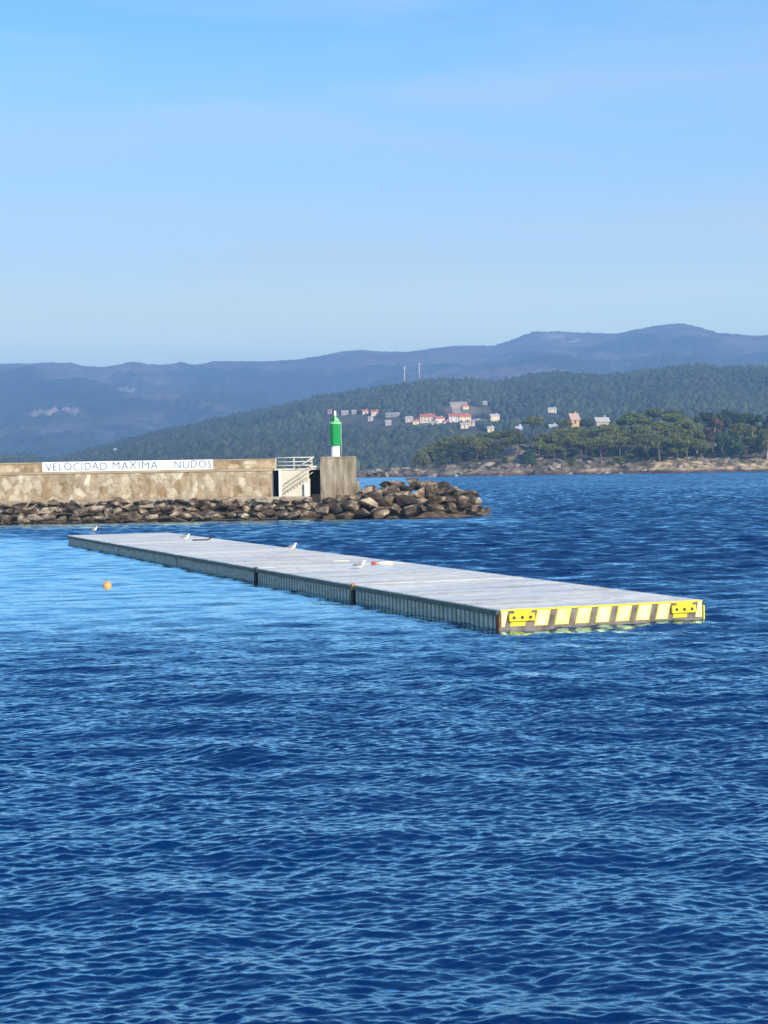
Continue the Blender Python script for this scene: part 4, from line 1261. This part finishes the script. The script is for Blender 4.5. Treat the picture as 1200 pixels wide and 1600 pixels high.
m_glass = noisy('window_glass', [(0.03, 0.04, 0.05), (0.06, 0.07, 0.09)], 2, 0.15, 0.0)
m_door = noisy('brown_door', [(0.08, 0.05, 0.03), (0.12, 0.08, 0.05)], 2, 0.6, 0.0)
hr = random.Random(3)
def house(p, w, h, wall_k, roof_k, label, group='houses of the hillside village', rz=None, tower=False):
    rz = hr.uniform(-0.35, 0.35) if rz is None else rz
    o = empty('house', (p.x, p.y, p.z + 1.0), rz)
    tag(o, label, 'house', group)
    d = max(5.0, w * 0.62)
    we = h * 0.66
    hw = w / 2
    q = MB(); q.box(-hw, hw, 0, d, -4.0, we); q.prism([(-hw + 0.01, we - 0.01), (hw - 0.01, we - 0.01), (hw - 0.01, we), (-hw + 0.01, we)], 0.02, 0.03)
    wl = q.build('wall', MATH[wall_k], o)
    # gabled roof with overhang, ridge along x
    ov = 0.5; rh = h - we
    q = MB()
    pr = [(-ov, we - 0.05), (d / 2, we + rh), (d + ov, we - 0.05), (d + ov, we + 0.22), (d / 2, we + rh + 0.3), (-ov, we + 0.22)]
    a = [q.bm.verts.new((-hw - ov, y, z)) for y, z in pr]; b = [q.bm.verts.new((hw + ov, y, z)) for y, z in pr]
    fs = []
    for i in range(6): fs.append(q.bm.faces.new((a[i], a[(i + 1) % 6], b[(i + 1) % 6], b[i])))
    for s_, vv in ((0, a), (1, b)):
        fs.append(q.bm.faces.new((vv[0], vv[1], vv[4], vv[5]))); fs.append(q.bm.faces.new((vv[1], vv[2], vv[3], vv[4])))
    bmesh.ops.recalc_face_normals(q.bm, faces=fs)
    rf = q.build('roof', MATH[roof_k], o)
    q = MB()
    for xx in (-hw + 0.02, hw - 0.02):
        g3 = [q.bm.verts.new((xx, 0.02, we - 0.02)), q.bm.verts.new((xx, d - 0.02, we - 0.02)), q.bm.verts.new((xx, d / 2, we + rh - 0.02))]
        q.bm.faces.new(g3)
    q.build('gable', MATH[wall_k], o)
    q = MB(); cx = hw * 0.5; q.box(cx - 0.4, cx + 0.4, d * 0.5 - 0.4, d * 0.5 + 0.4, we + rh * 0.6, we + rh + 1.1); q.build('chimney', MATH[wall_k], rf)
    nwin = max(1, int(w / 3.6))
    floors = 2 if we > 5.0 else 1
    for fl in range(floors):
        for k in range(nwin):
            cx = -hw + (k + 0.5) * w / nwin
            z0 = 1.0 + fl * we / floors
            if fl == 0 and k == nwin // 2:
                q = MB(); q.box(cx - 0.5, cx + 0.5, -0.04, 0.01, 0.02, 2.1); q.build('door', m_door, o)
            else:
                q = MB(); q.box(cx - 0.5, cx + 0.5, -0.03, 0.01, z0, z0 + 1.25); q.build('window', m_glass, o)
    return o
house_spots = []
for (px, py, w, hp, wk, rk, lab) in HOUSES:
    p = hit(px, py, mid_h, 1240, 2490)
    sc = p.y / F
    house(p, w * sc, hp * sc + 0.5, wk, rk, lab)
    CLEAR.append((p.x, p.y - 42, w * sc * 0.55 + 3, 62)); NHOUSE = len(CLEAR)
# houses on the headland itself
for (px, py, w, hp, wk, rk, lab) in [
        (899, 664, 13, 14, 'orange', 'pink', 'orange house with steep gable on the headland skyline'),
        (942, 662, 20, 6, 'dull', 'pale', 'wide grey brown roofed house behind the pines, right of the orange one'),
        (1027, 670, 16, 6, 'dull', 'lilac', 'small lilac grey roof showing among the crest pines'),
        (811, 676, 8, 6, 'white', 'lilac', 'small pale blue roofed hut at the left of the lone pine'),
        (866, 673, 12, 6, 'dull', 'pale', 'low stone hut on the bare terrace under the white house')]:
    best = min(((abs(at(px, py, Y).z - hh(at(px, py, Y).x, Y)), Y) for Y in np.arange(690, 960, 4.0)))
    p = at(px, py, best[1]); p.z = hh(p.x, best[1])
    sc = best[1] / F
    house(p, w * sc, max(2.6, (at(px, py - hp, best[1]).z - p.z)), wk, rk, lab, 'houses on the headland')
# terraces and fields left open between the trees
for px, py, rx_, ry_ in ((782, 666, 34, 46), (722, 640, 26, 50), (690, 668, 30, 36)):
    p = hit(px, py, mid_h, 1240, 2490)
    CLEAR.append((p.x, p.y, rx_, ry_))

xs = np.linspace(-1000, 900, 240); ys = np.linspace(1215, 2950, 150)
gx, gy = np.meshgrid(xs, ys)
gz = mid_h(gx, gy)
nz1 = fbm(gx / 40, gy / 40, 71, 4)
open_ = np.zeros_like(gx)
for ci, (cx, cy, a, b) in enumerate(CLEAR):
    open_ = np.maximum(open_, (0.35 if ci < NHOUSE else 0.8) * (1 - sstep(0.7, 1.15, np.sqrt(((gx - cx) / a) ** 2 + ((gy - cy) / b) ** 2))))
col = np.array([0.03, 0.042, 0.022]) * (0.7 + 0.6 * nz1[..., None])
col = col * (1 - open_[..., None]) + np.array([0.24, 0.18, 0.105]) * (0.4 + 1.2 * nz1[..., None]) * open_[..., None]
tag(link('hill', np_mesh('hill', np.stack([gx, gy, gz], -1).reshape(-1, 3), grid_faces(150, 240), True, col.reshape(-1, 3)), attr_mat('hill_ground', nscale=0.05)), kind='structure')

def forest():
    ico = bmesh.new(); bmesh.ops.create_icosphere(ico, subdivisions=2, radius=1.0)
    bv = np.array([v.co[:] for v in ico.verts]); bf = np.array([[v.index for v in f.verts] for f in ico.faces]); ico.free()
    ico = bmesh.new(); bmesh.ops.create_icosphere(ico, subdivisions=1, radius=1.0)
    sv = np.array([v.co[:] for v in ico.verts]); sf = np.array([[v.index for v in f.verts] for f in ico.faces]); ico.free()
    g = np.random.default_rng(9)
    n = 60000
    y = MIDY0 + 25 + (2560 - MIDY0 - 25) * g.random(n) ** 0.85
    x = (g.random(n) - 0.5) * 0.56 * y
    x = x + 0.02 * y
    keep = np.ones(n, bool)
    for cx, cy, a, b in CLEAR:
        keep &= ((x - cx) / (a + 2)) ** 2 + ((y - cy) / (b + 2)) ** 2 > g.uniform(0.75, 1.1, n)
    h = mid_h(x, y)
    keep &= h > 0.5
    x, y, h = x[keep], y[keep], h[keep]
    n = len(x)
    rad = g.uniform(1.8, 4.6, n); tall = rad * g.uniform(0.8, 1.7, n)
    big = fbm(x / 120, y / 160, 77, 3)
    tall *= 0.75 + 0.6 * big
    low = np.zeros(n)
    for cx, cy, a, b in CLEAR:
        low = np.maximum(low, np.exp(-((x - cx) / (a * 1.9)) ** 2 - ((y - cy + 90) / 150) ** 2))
    tall *= 1 - 0.72 * low; rad = rad * (1 - 0.35 * low)
    V = []; Fc = []; K = []; o = 0
    jit = g.uniform(0.78, 1.2, (n, len(sv), 1))
    v = sv[None] * jit * np.stack([rad, rad, tall], -1)[:, None, :]
    v[:, :, 0] += x[:, None]; v[:, :, 1] += y[:, None]; v[:, :, 2] += (h + tall * 0.55)[:, None]
    Fc = (sf[None] + (np.arange(n) * len(sv))[:, None, None]).reshape(-1, 3)
    base = np.array([0.045, 0.062, 0.033])
    tone = (0.6 + 0.8 * g.random(n)) * (0.55 + 0.9 * big)
    warm = g.random(n)
    col = base[None] * tone[:, None] * (1 + np.stack([0.35 * warm, 0.1 * warm, -0.1 * warm], -1))
    col = np.repeat(col[:, None, :], len(sv), 1)
    # clumps of lighter twigs within each crown
    col = col * g.uniform(0.75, 1.3, (n, len(sv), 1))
    me = np_mesh('forest', v.reshape(-1, 3), Fc, True, col.reshape(-1, 3))
    tag(link('forest', me, attr_mat('forest_leaves')), 'dense dark green forest covering the middle hill', 'forest', kind='stuff')
    print('forest crowns', n)
forest()

# pale towers on the hill's shoulder
for px, py0, py1, lab in ((632, 591, 573, 'taller pale slender tower on the wooded ridge, left of the pair'), (655, 580, 567, 'shorter pale tower on the wooded ridge, right of the pair')):
    p = at(px, py0, 2540)
    t_ = empty('tower', (p.x, 2540, p.z - 8)); tag(t_, lab, 'tower', 'pale towers on the wooded ridge')
    hgt = at(px, py1, 2540).z - (p.z - 8)
    q = MB(); q.lathe([(1.1, -6), (0.9, hgt * 0.78)], 10); q.build('shaft', MATH['dull'], t_)
    q = MB(); q.lathe([(0.95, hgt * 0.78 + 0.01), (1.5, hgt * 0.82), (1.5, hgt * 0.97), (0.3, hgt)], 10); q.build('tank', MATH['pale'], t_)

far_pts = [(-250, 560), (0, 571), (30, 570), (60, 571), (100, 574), (130, 579), (160, 580), (180, 577), (205, 575), (230, 578), (247, 580), (265, 578), (290, 575), (330, 568), (380, 567), (440, 568), (480, 565), (520, 558),
           (560, 552), (600, 553), (640, 548), (675, 543), (705, 539), (740, 538), (770, 540), (800, 529), (830, 518), (870, 516), (920, 519), (965, 520), (1000, 515), (1040, 511), (1065, 511), (1090, 515), (1120, 522), (1150, 525), (1200, 523), (1450, 530)]
FARY0, FARY1 = 3400.0, 6500.0
fx_, fz_ = ridge_profile(far_pts, FARY1, 4.0)
def far_h(x, y):
    t = np.clip((y - FARY0) / (FARY1 - FARY0), 0, 1.3)
    cr = np.interp(x * FARY1 / np.maximum(y, 1), fx_, fz_)
    s = np.where(t < 1, 0.75 * t + 0.25 * t * t * (3 - 2 * t), 1 - 0.8 * (t - 1))
    h = -5 + (cr + 5) * s
    m = np.clip(t * (1 - t) * 4, 0, 1)
    r1 = 1 - np.abs(2 * fbm(x / 900 + 0.2 * y / 900, y / 1300, 81, 4) - 1)
    return h + (r1 - 0.62) * 210 * m + (fbm(x / 160, y / 200, 83, 4) - 0.5) * 40 * m
xs = np.linspace(-2500, 2400, 620); ys = np.linspace(FARY0 - 30, 7300, 280)
gx, gy = np.meshgrid(xs, ys)
gz = far_h(gx, gy)
g = np.random.default_rng(4)
nz1 = fbm(gx / 120, gy / 160, 91, 4); nz2 = fbm(gx / 500, gy / 700, 93, 3)
wood = sstep(0.40, 0.58, nz1 * 0.6 + nz2 * 0.5 - 0.12 * (gz > 330))
gz = gz + g.uniform(-1, 1, gx.shape) * (2.5 + 6.5 * wood)
wd = np.array([0.035, 0.045, 0.026]); heath = np.array([0.14, 0.11, 0.085])
col = heath * (0.7 + 0.6 * nz1[..., None]) * (1 - wood[..., None]) + wd * wood[..., None]
col = col * g.uniform(0.7, 1.3, gx.shape)[..., None]
for px, py, a, b, c in ((85, 643, 75, 60, (0.34, 0.24, 0.18)), (60, 647, 50, 40, (0.3, 0.22, 0.17)), (862, 525, 50, 130, (0.34, 0.29, 0.25)), (200, 609, 24, 40, (0.34, 0.28, 0.24)), (890, 531, 40, 60, (0.3, 0.26, 0.22))):
    p = hit(px, py, far_h, FARY0, FARY1 + 100, 10)
    wgt = (1 - sstep(0.6, 1.1, np.sqrt(((gx - p.x) / a) ** 2 + ((gy - p.y) / b) ** 2 + (nz1 - 0.5))))[..., None]
    col = col * (1 - wgt) + np.array(c) * wgt
tag(link('mountain', np_mesh('mountain', np.stack([gx, gy, gz], -1).reshape(-1, 3), grid_faces(len(ys), len(xs)), True, col.reshape(-1, 3)), attr_mat('mountain_ground', nscale=0.012, namp=0.4)), kind='structure')

# ------------------------------------------------------------------ haze
hb = MB(); hb.box(-3600, 3600, -400, 8900, -30, 575)
me = hb.mesh('haze')
hm = bpy.data.materials.new('haze_air')
hm.use_nodes = True
t = hm.node_tree
t.nodes.clear()
vo = t.nodes.new('ShaderNodeVolumePrincipled'); oo = t.nodes.new('ShaderNodeOutputMaterial')
vo.inputs['Color'].default_value = (0.32, 0.58, 1.0, 1)
vo.inputs['Density'].default_value = 0.000185
vo.inputs['Anisotropy'].default_value = 0.0
t.links.new(vo.outputs[0], oo.inputs['Volume'])
tag(link('haze', me, hm), kind='stuff')
